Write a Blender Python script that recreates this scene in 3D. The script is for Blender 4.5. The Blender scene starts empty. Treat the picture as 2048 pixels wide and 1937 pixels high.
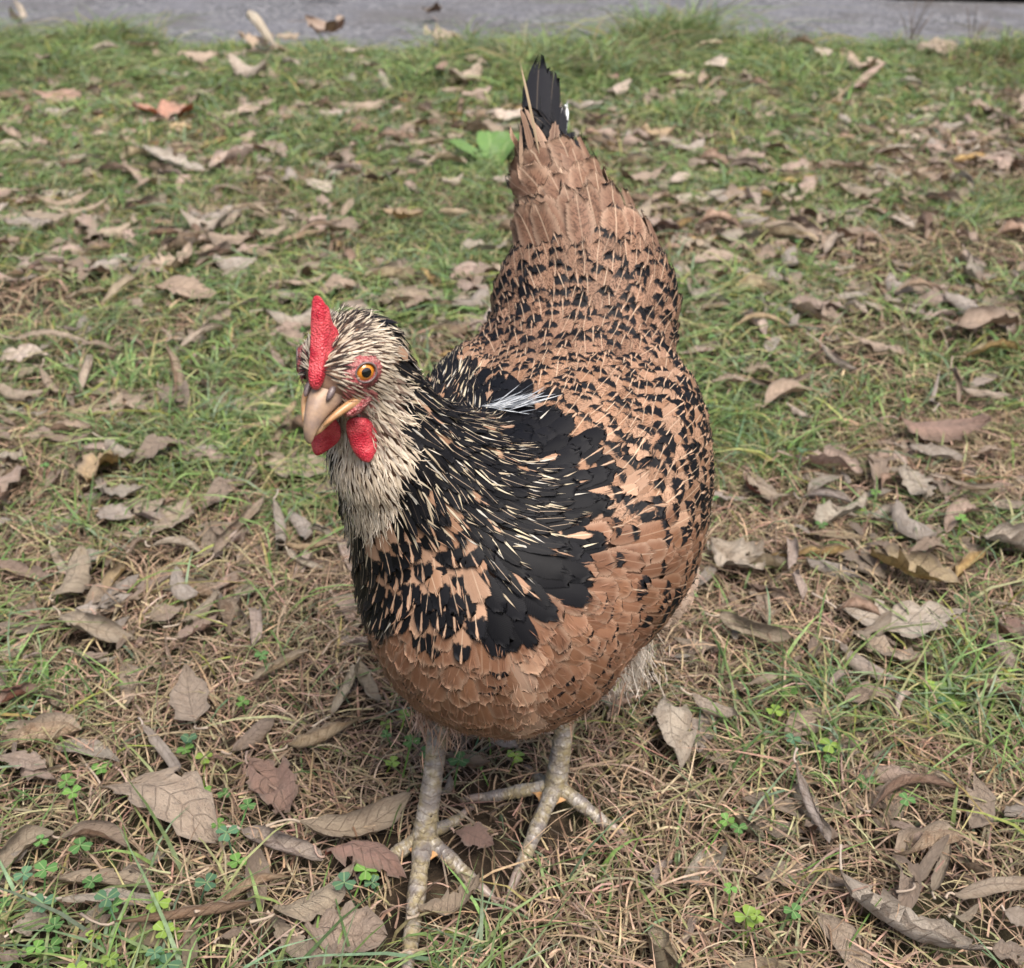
import bpy, math, random
import numpy as np

# ------------------------------------------------------------------ camera, sky, sun, exposure
scene = bpy.context.scene
COL = scene.collection
CAM = np.array([0, 0, .5]); PITCH = math.radians(30); F = 2200.0      # F: focal length in photo pixels (2048 wide)
cd = bpy.data.cameras.new('camera'); cam = bpy.data.objects.new('camera', cd); COL.objects.link(cam)
cam.location = CAM; cam.rotation_euler = (math.radians(60), 0, 0)
cd.sensor_width = 36; cd.lens = 36 * F / 2048; cd.clip_start = .02; cd.clip_end = 500
cd.dof.use_dof = True; cd.dof.focus_distance = .51; cd.dof.aperture_fstop = 15
scene.camera = cam
world = bpy.data.worlds.new('World'); scene.world = world; world.use_nodes = True
wn = world.node_tree.nodes; wl = world.node_tree.links
SUN_EL, SUN_ROT = 64, 150
sky = wn.new('ShaderNodeTexSky'); sky.sky_type = 'NISHITA'; sky.sun_disc = False
sky.sun_elevation = math.radians(SUN_EL); sky.sun_rotation = math.radians(SUN_ROT)
sky.air_density = 1.0; sky.dust_density = 6.0; sky.ozone_density = 1.0
wl.new(sky.outputs[0], wn['Background'].inputs[0]); wn['Background'].inputs[1].default_value = .05
sl = bpy.data.lights.new('sun', 'SUN'); sun = bpy.data.objects.new('sun', sl); COL.objects.link(sun)
sl.energy = 1.5; sl.angle = math.radians(32); sl.color = (1, .95, .88)
sun.rotation_euler = (math.radians(90 - SUN_EL), 0, math.radians(180 - SUN_ROT)); sun.location = (0, 0, 4)
scene.view_settings.view_transform = 'Standard'; scene.view_settings.look = 'None'
scene.view_settings.gamma = 1; scene.view_settings.exposure = 1.82
scene.cycles.max_bounces = 6; scene.cycles.transparent_max_bounces = 12

# ------------------------------------------------------------------ helpers
RS = np.random.RandomState(11); random.seed(5)
FW = np.array([0, math.cos(PITCH), -math.sin(PITCH)]); UPV = np.array([0, math.sin(PITCH), math.cos(PITCH)])
def proj(P):
    d = np.asarray(P) - CAM; z = d @ FW
    return 1024 + F * d[..., 0] / z, 968.5 - F * (d @ UPV) / z, z
def ray(px, py):
    d = FW + np.array([1, 0, 0]) * (px - 1024) / F - UPV * (py - 968.5) / F
    return d / np.linalg.norm(d)
def gp(px, py, z=.012):                      # photo pixel -> point on the ground
    d = ray(px, py); return CAM + d * ((z - CAM[2]) / d[2])
def nrm(v):
    v = np.asarray(v, float); return v / np.maximum(np.linalg.norm(v, axis=-1, keepdims=True), 1e-12)
def frame(f, up=(0, 0, 1)):
    f = nrm(f); l = nrm(np.cross(up, f)); return np.stack([f, l, np.cross(f, l)])
_ng = np.random.RandomState(77).rand(64, 64)
def vnoise(x, y, s=1.0, o=0):
    x = np.asarray(x) * s + o * 7.31; y = np.asarray(y) * s + o * 3.77
    i = np.floor(x).astype(int); j = np.floor(y).astype(int); fx = x - i; fy = y - j
    fx = fx * fx * (3 - 2 * fx); fy = fy * fy * (3 - 2 * fy); g = lambda a, b: _ng[a % 64, b % 64]
    return (g(i, j) * (1 - fx) + g(i + 1, j) * fx) * (1 - fy) + (g(i, j + 1) * (1 - fx) + g(i + 1, j + 1) * fx) * fy
def fast_mesh(name, V, faces_flat, loop_tot, attrs=None, smooth=True):
    me = bpy.data.meshes.new(name)
    V = np.ascontiguousarray(V, np.float32).reshape(-1, 3)
    faces_flat = np.ascontiguousarray(faces_flat, np.int32).ravel(); loop_tot = np.ascontiguousarray(loop_tot, np.int32)
    me.vertices.add(len(V)); me.vertices.foreach_set('co', V.ravel())
    me.loops.add(len(faces_flat)); me.loops.foreach_set('vertex_index', faces_flat)
    me.polygons.add(len(loop_tot)); st = np.concatenate([[0], np.cumsum(loop_tot)[:-1]]).astype(np.int32)
    me.polygons.foreach_set('loop_start', st)
    me.update(calc_edges=True); me.validate()
    if smooth: me.polygons.foreach_set('use_smooth', np.ones(len(me.polygons), bool))
    for k, a in (attrs or {}).items():
        at = me.attributes.new(k, 'FLOAT_COLOR', 'POINT'); at.data.foreach_set('color', np.ascontiguousarray(a, np.float32).ravel())
    return me
def link(name, me, mat, parent=None, root=None):
    o = bpy.data.objects.new(name, me); COL.objects.link(o)
    if mat and not me.materials: me.materials.append(mat)
    if parent: o.parent = parent
    return o
def tag(o, label=None, cat=None, group=None, kind=None):
    for k, v in (('label', label), ('category', cat), ('group', group), ('kind', kind)):
        if v: o[k] = v
    return o
def grid_faces(nu, nv, off=0, wrap=False):
    f = []
    for i in range(nu - 1):
        for j in range(nv if wrap else nv - 1):
            a = i * nv + j; b = i * nv + (j + 1) % nv
            f.append((a + off, b + off, b + nv + off, a + nv + off))
    return np.array(f)
def loft(rings, cap=True):
    n = len(rings[0]); V = np.concatenate(rings); Fc = grid_faces(len(rings), n, wrap=True)
    flat = list(Fc.ravel()); tot = [4] * len(Fc)
    if cap:
        flat += list(range(n))[::-1]; tot.append(n)
        flat += [(len(rings) - 1) * n + k for k in range(n)]; tot.append(n)
    return V, flat, tot
def tube(pts, radii, n=10, flat=1.0, up=(0, 0, 1), ridge=None):
    pts = np.array(pts, float); T = nrm(np.gradient(pts, axis=0)); rings = []
    a = np.linspace(0, 2 * math.pi, n, endpoint=False)
    for i, p in enumerate(pts):
        t = T[i]; s = np.cross(t, up)
        s = nrm(s) if np.linalg.norm(s) > 1e-3 else np.array([1., 0, 0]); u = np.cross(s, t)
        r = radii[i] * np.ones(n)
        rings.append(p + r[:, None] * (np.cos(a)[:, None] * s + flat * np.sin(a)[:, None] * u))
    return loft(rings)
def bez(P, n):
    P = np.array(P, float); t = np.linspace(0, 1, n)[:, None]
    if len(P) == 2: return P[0] * (1 - t) + P[1] * t
    if len(P) == 3: return P[0] * (1 - t) ** 2 + 2 * P[1] * t * (1 - t) + P[2] * t * t
    return P[0] * (1 - t) ** 3 + 3 * P[1] * t * (1 - t) ** 2 + 3 * P[2] * t * t * (1 - t) + P[3] * t ** 3

class NT:                                     # tiny node-tree builder
    def __init__(s, name):
        s.m = bpy.data.materials.new(name); s.m.use_nodes = True; s.t = s.m.node_tree; s.n = s.t.nodes
        s.b = s.n['Principled BSDF']; s.out = s.n['Material Output']
    def L(s, a, b):
        if hasattr(a, 'is_output'): s.t.links.new(a, b)
        else:
            if b.type == 'RGBA' and len(a) == 3: a = (*a, 1)
            b.default_value = a
    def node(s, ty, **k):
        n = s.n.new(ty)
        for a, v in k.items(): setattr(n, a, v)
        return n
    def mth(s, op, a, b=0.0, c=0.0, clamp=False):
        n = s.node('ShaderNodeMath', operation=op, use_clamp=clamp)
        for i, v in enumerate((a, b, c)): s.L(v, n.inputs[i])
        return n.outputs[0]
    def ss(s, x, e0, e1):                     # smoothstep, e0 and e1 may be sockets
        n = s.node('ShaderNodeMapRange', interpolation_type='SMOOTHSTEP'); s.L(x, n.inputs[0]); s.L(e0, n.inputs[1]); s.L(e1, n.inputs[2]); return n.outputs[0]
    def lin(s, x, e0, e1, o0=0., o1=1.):
        n = s.node('ShaderNodeMapRange')
        for i, v in enumerate((x, e0, e1, o0, o1)): s.L(v, n.inputs[i])
        return n.outputs[0]
    def mix(s, f, a, b, mode='MIX'):
        n = s.node('ShaderNodeMix', data_type='RGBA', blend_type=mode); s.L(f, n.inputs[0]); s.L(a, n.inputs[6]); s.L(b, n.inputs[7]); return n.outputs[2]
    def attr(s, name):
        n = s.node('ShaderNodeAttribute', attribute_name=name); return n
    def sep(s, c):
        n = s.node('ShaderNodeSeparateColor'); s.L(c, n.inputs[0]); return n.outputs
    def comb(s, x, y, z):
        n = s.node('ShaderNodeCombineXYZ'); [s.L(v, n.inputs[i]) for i, v in enumerate((x, y, z))]; return n.outputs[0]
    def noise(s, vec=None, scale=5., detail=3., rough=.6, col=False):
        n = s.node('ShaderNodeTexNoise'); n.inputs['Scale'].default_value = scale; n.inputs['Detail'].default_value = detail; n.inputs['Roughness'].default_value = rough
        if vec is not None: s.L(vec, n.inputs['Vector'])
        return n.outputs[1 if col else 0]
    def vor(s, vec=None, scale=5., feat='F1'):
        n = s.node('ShaderNodeTexVoronoi', feature=feat); n.inputs['Scale'].default_value = scale
        if vec is not None: s.L(vec, n.inputs['Vector'])
        return n.outputs
    def obj(s): return s.node('ShaderNodeTexCoord').outputs['Object']
    def pos(s): return s.node('ShaderNodeNewGeometry').outputs['Position']
    def ramp(s, f, stops):
        n = s.node('ShaderNodeValToRGB'); e = n.color_ramp.elements
        while len(e) < len(stops): e.new(.5)
        for x, (p, c) in zip(e, stops): x.position = p; x.color = (*c, 1)
        s.L(f, n.inputs[0]); return n.outputs[0]
    def bump(s, h, strength=.5, dist=.001):
        n = s.node('ShaderNodeBump'); n.inputs['Strength'].default_value = strength; n.inputs['Distance'].default_value = dist
        s.L(h, n.inputs['Height']); s.L(n.outputs[0], s.b.inputs['Normal']); return n.outputs[0]
    def fin(s, color, rough=.6, spec=.5, **k):
        s.L(color, s.b.inputs['Base Color']); s.L(rough, s.b.inputs['Roughness']); s.L(spec, s.b.inputs['Specular IOR Level'])
        for a, v in k.items(): s.L(v, s.b.inputs[a.replace('_', ' ')])
        return s.m
    def translucent(s, color, fac):
        t = s.node('ShaderNodeBsdfTranslucent'); s.L(color, t.inputs[0]); mx = s.node('ShaderNodeMixShader'); s.L(fac, mx.inputs[0])
        s.t.links.new(s.b.outputs[0], mx.inputs[1]); s.t.links.new(t.outputs[0], mx.inputs[2]); s.t.links.new(mx.outputs[0], s.out.inputs[0])

# ------------------------------------------------------------------ materials
def m_soil():
    t = NT('soil'); p = t.pos(); n = t.noise(p, 60, 6); n2 = t.noise(p, 6, 3)
    c = t.ramp(n, [(.3, (.014, .010, .007)), (.55, (.040, .028, .018)), (.78, (.11, .078, .05))])
    c = t.mix(t.ss(n2, .5, .7), c, (.045, .050, .020)); t.bump(t.noise(p, 220, 5), .9, .006); return t.fin(c, .95, .2)
def m_asphalt():
    t = NT('asphalt'); p = t.pos(); v = t.vor(p, 75)
    c = t.ramp(t.sep(v[1])[0], [(0, (.055, .055, .06)), (.6, (.105, .105, .116)), (1, (.26, .26, .27))])
    c = t.mix(t.ss(t.noise(p, 3, 4), .42, .7), c, (.13, .13, .145)); c = t.mix(t.ss(t.noise(p, 40, 4), .55, .72), c, (.05, .05, .056)); c = t.mix(t.mth('MULTIPLY', t.ss(t.noise(p, 1.7, 5), .48, .62), .55), c, (.085, .078, .075))
    t.bump(v[0], .8, .006); return t.fin(c, .85, .3)
def m_blade(name, trans=.3, rough=.5):
    t = NT(name); a = t.attr('tint').outputs[0]; n = t.noise(t.pos(), 300, 2)
    c = t.mix(t.lin(n, .3, .7, .0, .45), a, (.02, .02, .01)); t.fin(c, rough, .35); t.translucent(c, trans); return t.m
def m_leaf():
    t = NT('dead_leaf'); uv = t.attr('fuv'); u, v, r = t.sep(uv.outputs[0])[0:3]; base = t.attr('tint').outputs[0]
    sh = uv.outputs['Alpha']
    av = t.mth('ABSOLUTE', t.mth('SUBTRACT', t.mth('MULTIPLY', v, 2.), 1.))
    side = t.mth('FRACT', t.mth('ADD', t.mth('MULTIPLY', t.mth('SUBTRACT', u, t.mth('MULTIPLY', av, .16)), 8.5), r))
    vein = t.mth('SUBTRACT', 1., t.ss(t.mth('ABSOLUTE', t.mth('SUBTRACT', side, .5)), .012, .07))
    vein = t.mth('MULTIPLY', vein, t.ss(av, 1., .7)); mid = t.mth('SUBTRACT', 1., t.ss(av, .012, .038))
    vv = t.mth('MAXIMUM', vein, mid)
    pv = t.comb(t.mth('MULTIPLY', u, 3.), t.mth('MULTIPLY', v, 2.), t.mth('MULTIPLY', r, 40.))
    n1 = t.noise(pv, 2.2, 4); n2 = t.noise(pv, 14, 4, .7); n3 = t.noise(pv, 5, 2)
    c = t.mix(t.ss(n1, .40, .66), base, t.mix(1., base, (.58, .50, .44), 'MULTIPLY'))
    c = t.mix(t.lin(n2, .35, .7, 0, .5), c, t.mix(1., base, (1.35, 1.32, 1.28), 'MULTIPLY'))
    c = t.mix(t.mth('MULTIPLY', vv, .50), c, t.mix(1., base, (.5, .42, .36), 'MULTIPLY'))
    sp = t.mth('MULTIPLY', t.ss(n3, .62, .68), sh); c = t.mix(t.mth('MULTIPLY', sp, .85), c, (.035, .026, .02))
    c = t.mix(t.mth('MULTIPLY', t.ss(n2, .58, .68), .55), c, (.07, .05, .038)); c = t.mix(t.mth('MULTIPLY', t.ss(t.mth('ADD', av, t.mth('MULTIPLY', n2, .3)), .85, 1.1), .5), c, (.10, .068, .048))
    geo = t.node('ShaderNodeNewGeometry').outputs['Backfacing']; c = t.mix(geo, c, t.mix(.45, c, (.50, .43, .36)))
    t.bump(t.mth('ADD', t.mth('MULTIPLY', vv, -1.), t.mth('MULTIPLY', n2, 2.2)), .95, .0018)
    t.fin(c, .72, .3); t.translucent(c, .12); return t.m
def m_green_leaf():
    t = NT('green_leaf'); uv = t.attr('fuv').outputs[0]; u, v, r = t.sep(uv)[0:3]; base = t.attr('tint').outputs[0]
    av = t.mth('ABSOLUTE', t.mth('SUBTRACT', t.mth('MULTIPLY', v, 2.), 1.)); n = t.noise(t.pos(), 160, 3)
    c = t.mix(t.lin(n, .3, .7, 0, .5), base, t.mix(1., base, (1.5, 1.3, .9), 'MULTIPLY'))
    c = t.mix(t.mth('MULTIPLY', t.mth('SUBTRACT', 1., t.ss(av, .03, .09)), .5), c, (.32, .40, .18)); t.fin(c, .5, .4); t.translucent(c, .25); return t.m
def m_feather():
    t = NT('feather'); fa = t.attr('fuv'); u, v, r = t.sep(fa.outputs[0])[0:3]; cb = t.attr('cbase').outputs[0]; ct = t.attr('ctip').outputs[0]
    A = t.attr('pA'); size, notch, shaft = t.sep(A.outputs[0])[0:3]; lace = A.outputs['Alpha']; B = t.attr('pB'); verm, lon, _ = t.sep(B.outputs[0])[0:3]
    V = t.mth('ABSOLUTE', t.mth('SUBTRACT', t.mth('MULTIPLY', v, 2.), 1.))
    pv = t.comb(t.mth('MULTIPLY', u, 2.), v, t.mth('MULTIPLY', r, 60.)); n1 = t.mth('SUBTRACT', t.noise(pv, 4, 3), .5)
    tt = t.mth('ADD', u, t.mth('MULTIPLY', n1, .28)); e = t.mth('SUBTRACT', 1., size)
    tip = t.ss(tt, t.mth('SUBTRACT', e, .03), t.mth('ADD', e, .05))
    wd = t.mth('MULTIPLY', notch, t.mth('DIVIDE', t.mth('SUBTRACT', u, e), t.mth('MAXIMUM', size, .02)))
    tip = t.mth('MULTIPLY', tip, t.ss(t.mth('ADD', V, t.mth('MULTIPLY', n1, .25)), t.mth('SUBTRACT', wd, .06), wd))
    pv2 = t.comb(t.mth('MULTIPLY', t.mth('SUBTRACT', u, t.mth('MULTIPLY', V, .18)), 22.), t.mth('MULTIPLY', v, 7.), t.mth('MULTIPLY', r, 80.))
    vm = t.mth('MULTIPLY', t.ss(t.noise(pv2, 1.1, 3, .7), .47, .56), verm)
    c = t.mix(vm, cb, t.mix(1., cb, (.16, .14, .14), 'MULTIPLY'))
    ed = t.mth('MAXIMUM', V, t.lin(u, .55, 1.)); la = t.mth('MULTIPLY', t.ss(t.mth('ADD', ed, t.mth('MULTIPLY', n1, .2)), .35, 1.0), lace)
    c = t.mix(la, c, t.mix(.60, cb, (.50, .36, .26))); c = t.mix(tip, c, ct)
    c = t.mix(t.mth('MULTIPLY', t.mth('SUBTRACT', 1., t.ss(V, .015, .075)), t.mth('MULTIPLY', shaft, t.lin(u, .2, 1., .45, 1.))), c, (.56, .43, .31))
    st = t.mth('MULTIPLY', t.mth('SUBTRACT', u, t.mth('MULTIPLY', V, .22)), t.mth('MULTIPLY', lon, 400.))
    st = t.mth('ADD', st, t.mth('MULTIPLY', n1, 9.)); barb = t.mth('SINE', st)
    k = t.mth('ADD', t.lin(r, 0., 1., .80, 1.16), t.mth('MULTIPLY', barb, .035))
    c = t.mix(1., c, t.comb(k, k, k), 'MULTIPLY')
    fz = t.noise(t.comb(t.mth('MULTIPLY', t.mth('SUBTRACT', u, t.mth('MULTIPLY', V, .25)), t.mth('MULTIPLY', lon, 150.)), t.mth('MULTIPLY', r, 90.), t.mth('MULTIPLY', V, 1.5)), 1.0, 2, .7)
    fz2 = t.noise(t.comb(t.mth('MULTIPLY', v, 16.), t.mth('MULTIPLY', r, 70.), t.mth('MULTIPLY', u, 2.)), 1.0, 2, .7)
    lim = t.mth('ADD', .52, t.mth('MULTIPLY', fz, .66)); lim2 = t.mth('ADD', .36, t.mth('MULTIPLY', fz2, .92))
    al = t.mth('MULTIPLY', t.mth('SUBTRACT', 1., t.ss(V, lim, t.mth('ADD', lim, .16))), t.mth('SUBTRACT', 1., t.ss(t.lin(u, .40, 1.), lim2, t.mth('ADD', lim2, .16))))
    al = t.mth('MAXIMUM', al, t.mth('SUBTRACT', 1., t.ss(lon, .001, .01)))
    t.bump(barb, .12, .0003); t.fin(c, .58, .16); t.translucent(c, .05)
    tr = t.node('ShaderNodeBsdfTransparent'); mx = t.node('ShaderNodeMixShader'); t.L(al, mx.inputs[0]); prev = t.out.inputs[0].links[0].from_socket
    t.t.links.new(tr.outputs[0], mx.inputs[1]); t.t.links.new(prev, mx.inputs[2]); t.t.links.new(mx.outputs[0], t.out.inputs[0]); return t.m
def m_simple(name, c0, c1, scale, rough=.5, spec=.5, bumps=.4, bs=None, dist=.0006, sss=0, vor=False):
    t = NT(name); p = t.obj(); n = t.noise(p, scale, 4); c = t.mix(t.ss(n, .35, .68), c0, c1)
    h = t.vor(p, bs or scale * 3)[0] if vor else t.noise(p, bs or scale * 3, 4); t.bump(h, bumps, dist); t.fin(c, rough, spec)
    if sss: t.b.inputs['Subsurface Weight'].default_value = sss; t.b.inputs['Subsurface Radius'].default_value = (.004, .0012, .0008); t.b.inputs['Subsurface Scale'].default_value = 1
    return t.m
M = dict(soil=m_soil(), asphalt=m_asphalt(), blade=m_blade('grass_blade'), straw=m_blade('dry_straw', .15, .65), leaf=m_leaf(), green=m_green_leaf(), feather=m_feather(),
    skin=m_simple('hen_skin', (.20, .12, .085), (.30, .19, .13), 120, .7, .2),
    comb=m_simple('comb_red', (.44, .018, .038), (.66, .095, .11), 170, .45, .4, .65, 1300, .0009, .15, True),
    eyeskin=m_simple('eye_skin', (.30, .055, .06), (.36, .17, .155), 500, .5, .4, .9, 900, .0009, .05, True),
    horn=m_simple('beak_horn', (.22, .155, .125), (.34, .23, .155), 140, .48, .4, .5, 420),
    gape=m_simple('beak_edge', (.38, .20, .09), (.43, .27, .14), 200, .35, .5, .2),
    nostril=m_simple('nostril_grey', (.10, .075, .075), (.17, .125, .12), 300, .4, .5, .3),
    claw=m_simple('claw_horn', (.24, .19, .165), (.34, .27, .23), 150, .35, .5, .2),
    web=m_simple('toe_web', (.50, .25, .09), (.42, .26, .13), 300, .55, .4, .6, 800),
    board=m_simple('grey_board', (.12, .125, .13), (.17, .175, .18), 30, .7, .3), step_shade=m_simple('step_shade_black', (.008, .008, .009), (.014, .014, .015), 30, .6, .3))  # last entry: near-black colour for the shade painted in under the step
def m_shank():
    t = NT('shank_scales'); p = t.obj(); n = t.noise(p, 130, 4); sc = t.mth('FRACT', t.mth('ADD', t.sep(t.attr('fuv').outputs[0])[0], t.mth('MULTIPLY', t.mth('SUBTRACT', t.noise(p, 200, 2), .5), 1.5))); c = t.mix(t.ss(n, .4, .65), (.25, .205, .115), (.33, .30, .265))
    c = t.mix(t.ss(t.noise(p, 60, 2), .5, .66), c, (.17, .15, .14)); v = t.vor(p, 240, 'DISTANCE_TO_EDGE')[0]
    c = t.mix(t.mth('MULTIPLY', t.mth('SUBTRACT', 1., t.ss(v, .0, .16)), .38), c, (.13, .095, .07)); c = t.mix(t.mth('MULTIPLY', t.ss(sc, .80, .98), .5), c, (.075, .055, .042)); c = t.mix(t.mth('MULTIPLY', t.mth('SUBTRACT', 1., t.ss(sc, .0, .4)), .18), c, (.46, .41, .34)); t.bump(t.mth('ADD', t.mth('MULTIPLY', t.ss(v, 0., .3), .3), t.ss(sc, 1., .6)), .6, .0009); return t.fin(c, .38, .5)
M['shank'] = m_shank()
def m_eye():
    t = NT('iris'); p = t.obj(); n = t.noise(p, 900, 2); c = t.mix(n, (.50, .15, .010), (.66, .27, .03)); t.fin(c, .08, .6); t.b.inputs['Coat Weight'].default_value = 1; return t.m
M['iris'] = m_eye()
def m_black():
    t = NT('pupil'); t.fin((.004, .004, .005), .05, .6); t.b.inputs['Coat Weight'].default_value = 1; return t.m
M['pupil'] = m_black()
# ------------------------------------------------------------------ setting: ground, driveway
def gz(x, y):
    return .010 * (vnoise(x, y, 9, 1) - .5) + .006 * (vnoise(x, y, 31, 2) - .5) + .02 * np.exp(-((np.asarray(y) - 2.9) / .45) ** 2) * vnoise(x, y, 1.3, 3) * (np.asarray(y) < 3.6)
xs = np.concatenate([[-200, -60, -20, -8], np.linspace(-4, -1.2, 40), np.linspace(-1.15, 1.15, 140), np.linspace(1.2, 4, 40), [8, 20, 60, 200]])
ys = np.concatenate([[-60, -20, -5, -1.5, -.4], np.linspace(.1, 1.5, 100), np.linspace(1.53, 4.2, 90), [5, 8, 20, 60, 200]])
X, Y = np.meshgrid(xs, ys, indexing='ij'); Z = gz(X, Y) * ((Y > -1) & (Y < 4.3) & (abs(X) < 4.2)) - .03 * (Y > 3.6)
fc = grid_faces(len(xs), len(ys))[:, ::-1]
tag(link('ground', fast_mesh('ground', np.stack([X, Y, Z], -1), fc, [4] * len(fc)), M['soil']), kind='structure')
def edge_y(x):                               # near edge of the driveway
    x = np.asarray(x, float)
    return 3.28 - .18 * np.exp(-((x + .34) / .12) ** 2) - .20 * np.clip(x - 1.0, 0, 2) + .30 * (vnoise(x, 0 * x, 3.1, 5) - .5) + .16 * (vnoise(x, 0 * x, 11, 5) - .5) - .25 * np.clip(-1.25 - x, 0, 1)
rx = np.concatenate([[-40, -12], np.linspace(-4, 4, 160), [12, 40]]); ry = np.array([0, .02, .05, .5, 2, 6, 10])
RX, RT = np.meshgrid(rx, ry, indexing='ij'); RY = edge_y(np.clip(RX, -3, 3)) + RT; RZ = -.012 + .022 * np.clip(RT / .05, 0, 1)
fc = grid_faces(len(rx), len(ry))[:, ::-1]
tag(link('driveway', fast_mesh('driveway', np.stack([RX, RY, RZ], -1), fc, [4] * len(fc)), M['asphalt']), kind='structure')

# ------------------------------------------------------------------ grass, straw, clover (uncountable ground cover)
def half_w(y): return .465 * (y * .866 + .25) * 1.15 + .06
def scatter(n, y0, y1, pw=1.0):
    y = y0 + (y1 - y0) * RS.rand(n) ** pw; x = (RS.rand(n) * 2 - 1) * half_w(y1); k = abs(x) < half_w(y) + .03; return x[k], y[k]
def greenness(x, y):
    n = .6 * vnoise(x, y, 5, 7) + .4 * vnoise(x, y, 14, 8)
    g = (n - .5) * 2.6 + .56 + .14 * np.clip(-x * 3, 0, 1) + .16 * np.clip((y - .9) / 1.2, 0, 1) - .85 * np.exp(-((x - .17) / .30) ** 2 - ((y - .40) / .26) ** 2) - .14 * np.clip(x * 4, 0, 1) * (y < 1.8)
    g = g + .45 * np.clip((y - 2.2) / .5, 0, 1)
    return np.clip(g, .03, 1)
GREENS = np.array([(.160, .270, .055), (.210, .320, .085), (.125, .215, .060), (.255, .345, .110), (.185, .275, .145), (.350, .335, .140)])
DRY = np.array([(.42, .30, .20), (.37, .265, .18), (.48, .365, .255), (.34, .22, .155), (.39, .29, .185), (.27, .185, .13), (.36, .32, .18)])
GREENS = GREENS * .86 + GREENS.mean(1, keepdims=True) * .14
def tints(n, pal, jit=.38):
    c = pal[RS.randint(len(pal), size=n)] * (1 + jit * (RS.rand(n, 1) * 2 - 1)) * (1 + .10 * (RS.rand(n, 3) * 2 - 1)); return c
def ribbons(C, W, N):                        # C (n,m,3) centre lines, W (n,m) widths, N (n,3) side vectors -> ribbon with pointed end
    n, m, _ = C.shape; Lf = C[:, :-1] - N[:, None] * W[:, :-1, None] / 2; Rt = C[:, :-1] + N[:, None] * W[:, :-1, None] / 2
    V = np.concatenate([np.stack([Lf, Rt], 2).reshape(n, -1, 3), C[:, -1:]], 1); k = V.shape[1]
    q = [(2 * i, 2 * i + 1, 2 * i + 3, 2 * i + 2) for i in range(m - 2)]; o = np.arange(n)[:, None] * k
    Q = (o[:, :, None] + np.array(q)[None]).reshape(n, -1); T = o + np.array([[2 * (m - 2), 2 * (m - 2) + 1, 2 * (m - 1)]])
    flat = np.concatenate([Q, T], 1).ravel(); tot = np.tile([4] * len(q) + [3], n); return V.reshape(-1, 3), flat, tot, k
FEET = [(-.049, .441), (-.062, .434), (-.0755, .428), (-.05, .42), (-.051, .40), (-.053, .38), (-.033, .43), (-.02, .418), (-.04, .455), (.0255, .472), (0, .476), (-.02, .478), (.018, .455), (.01, .437), (-.0535, .362), (-.0535, .345), (-.0535, .33), (.0036, .423), (.04, .465), (.058, .457)]
LEAF_DISCS = []                              # filled by the leaf builder: x, y, radius
def grass_mesh(name, n, y0, y1, hmul, wmul, rows, pw=1.0):
    x, y = scatter(n, y0, y1, pw); g = greenness(x, y)
    k = (y < edge_y(x) + .03) & (RS.rand(len(x)) < .30 + .70 * g)
    for (lx, ly, lr) in LEAF_DISCS: k &= ((x - lx) ** 2 + (y - ly) ** 2 > lr * lr) | (RS.rand(len(x)) < .12)
    for (lx, ly) in FEET: k &= ((x - lx) ** 2 + (y - ly) ** 2 > .017 ** 2) | (RS.rand(len(x)) < .06)
    x, y, g = x[k], y[k], g[k]; n = len(x); dry = RS.rand(n) > g * .90 + .06
    eg = np.clip((y - (edge_y(x) - .65)) / .5, 0, 1) * (.35 + 1.5 * (np.clip((-x - .85) * 6, 0, 1) + np.clip((x + .30) * 8, 0, 1) * np.clip((.85 - x) * 6, 0, 1) + .35 * np.clip((x - 1.1) * 5, 0, 1))) * (.1 + 2.0 * vnoise(x, y, 6, 9) ** 1.5)
    h = (.010 + .022 * RS.rand(n) ** 1.5 + .012 * vnoise(x, y, 7, 4)) * hmul * (1 + .9 * eg); h = np.where(dry, h * .75, h)
    a = RS.rand(n) * 6.283; reach = h * (.5 + 1.6 * RS.rand(n) ** 1.3); w = (.0014 + .0014 * RS.rand(n)) * wmul * np.where(dry, .75, 1)
    t = np.linspace(0, 1, rows); d = np.stack([np.cos(a), np.sin(a), 0 * a], -1)
    bend = a + (RS.rand(n) - .5) * 1.6; d2 = np.stack([np.cos(bend), np.sin(bend), 0 * a], -1)
    C = np.stack([x, y, gz(x, y) - .002], -1)[:, None] + d[:, None] * (reach[:, None] * t ** 1.4)[..., None] + d2[:, None] * (reach[:, None] * .5 * t ** 3)[..., None]
    dr = RS.rand(n) * .7; C[..., 2] += h[:, None] * (1 - (1 - t) ** 1.8) - (dr * h)[:, None] * t ** 3
    W = w[:, None] * (1 - .85 * t ** 2) * (.6 + .4 * np.minimum(1, t * 4)); sd = nrm(np.cross(d, [0, 0, 1]) + .5 * RS.randn(n, 3) * [1, 1, .6])
    V, fl, tot, kk = ribbons(C, W, sd)
    c = np.where(dry[:, None], tints(n, DRY), tints(n, GREENS) * (1 + .25 * (vnoise(x, y, 3, 12) - .5))[:, None] + np.where(RS.rand(n, 1) < .10, [[.13, .05, .0]], 0))
    tint = np.concatenate([np.repeat(c, kk, 0), np.ones((n * kk, 1))], 1)
    o = link(name, fast_mesh(name, V, fl, tot, {'tint': tint}), M['blade']); return o
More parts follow.
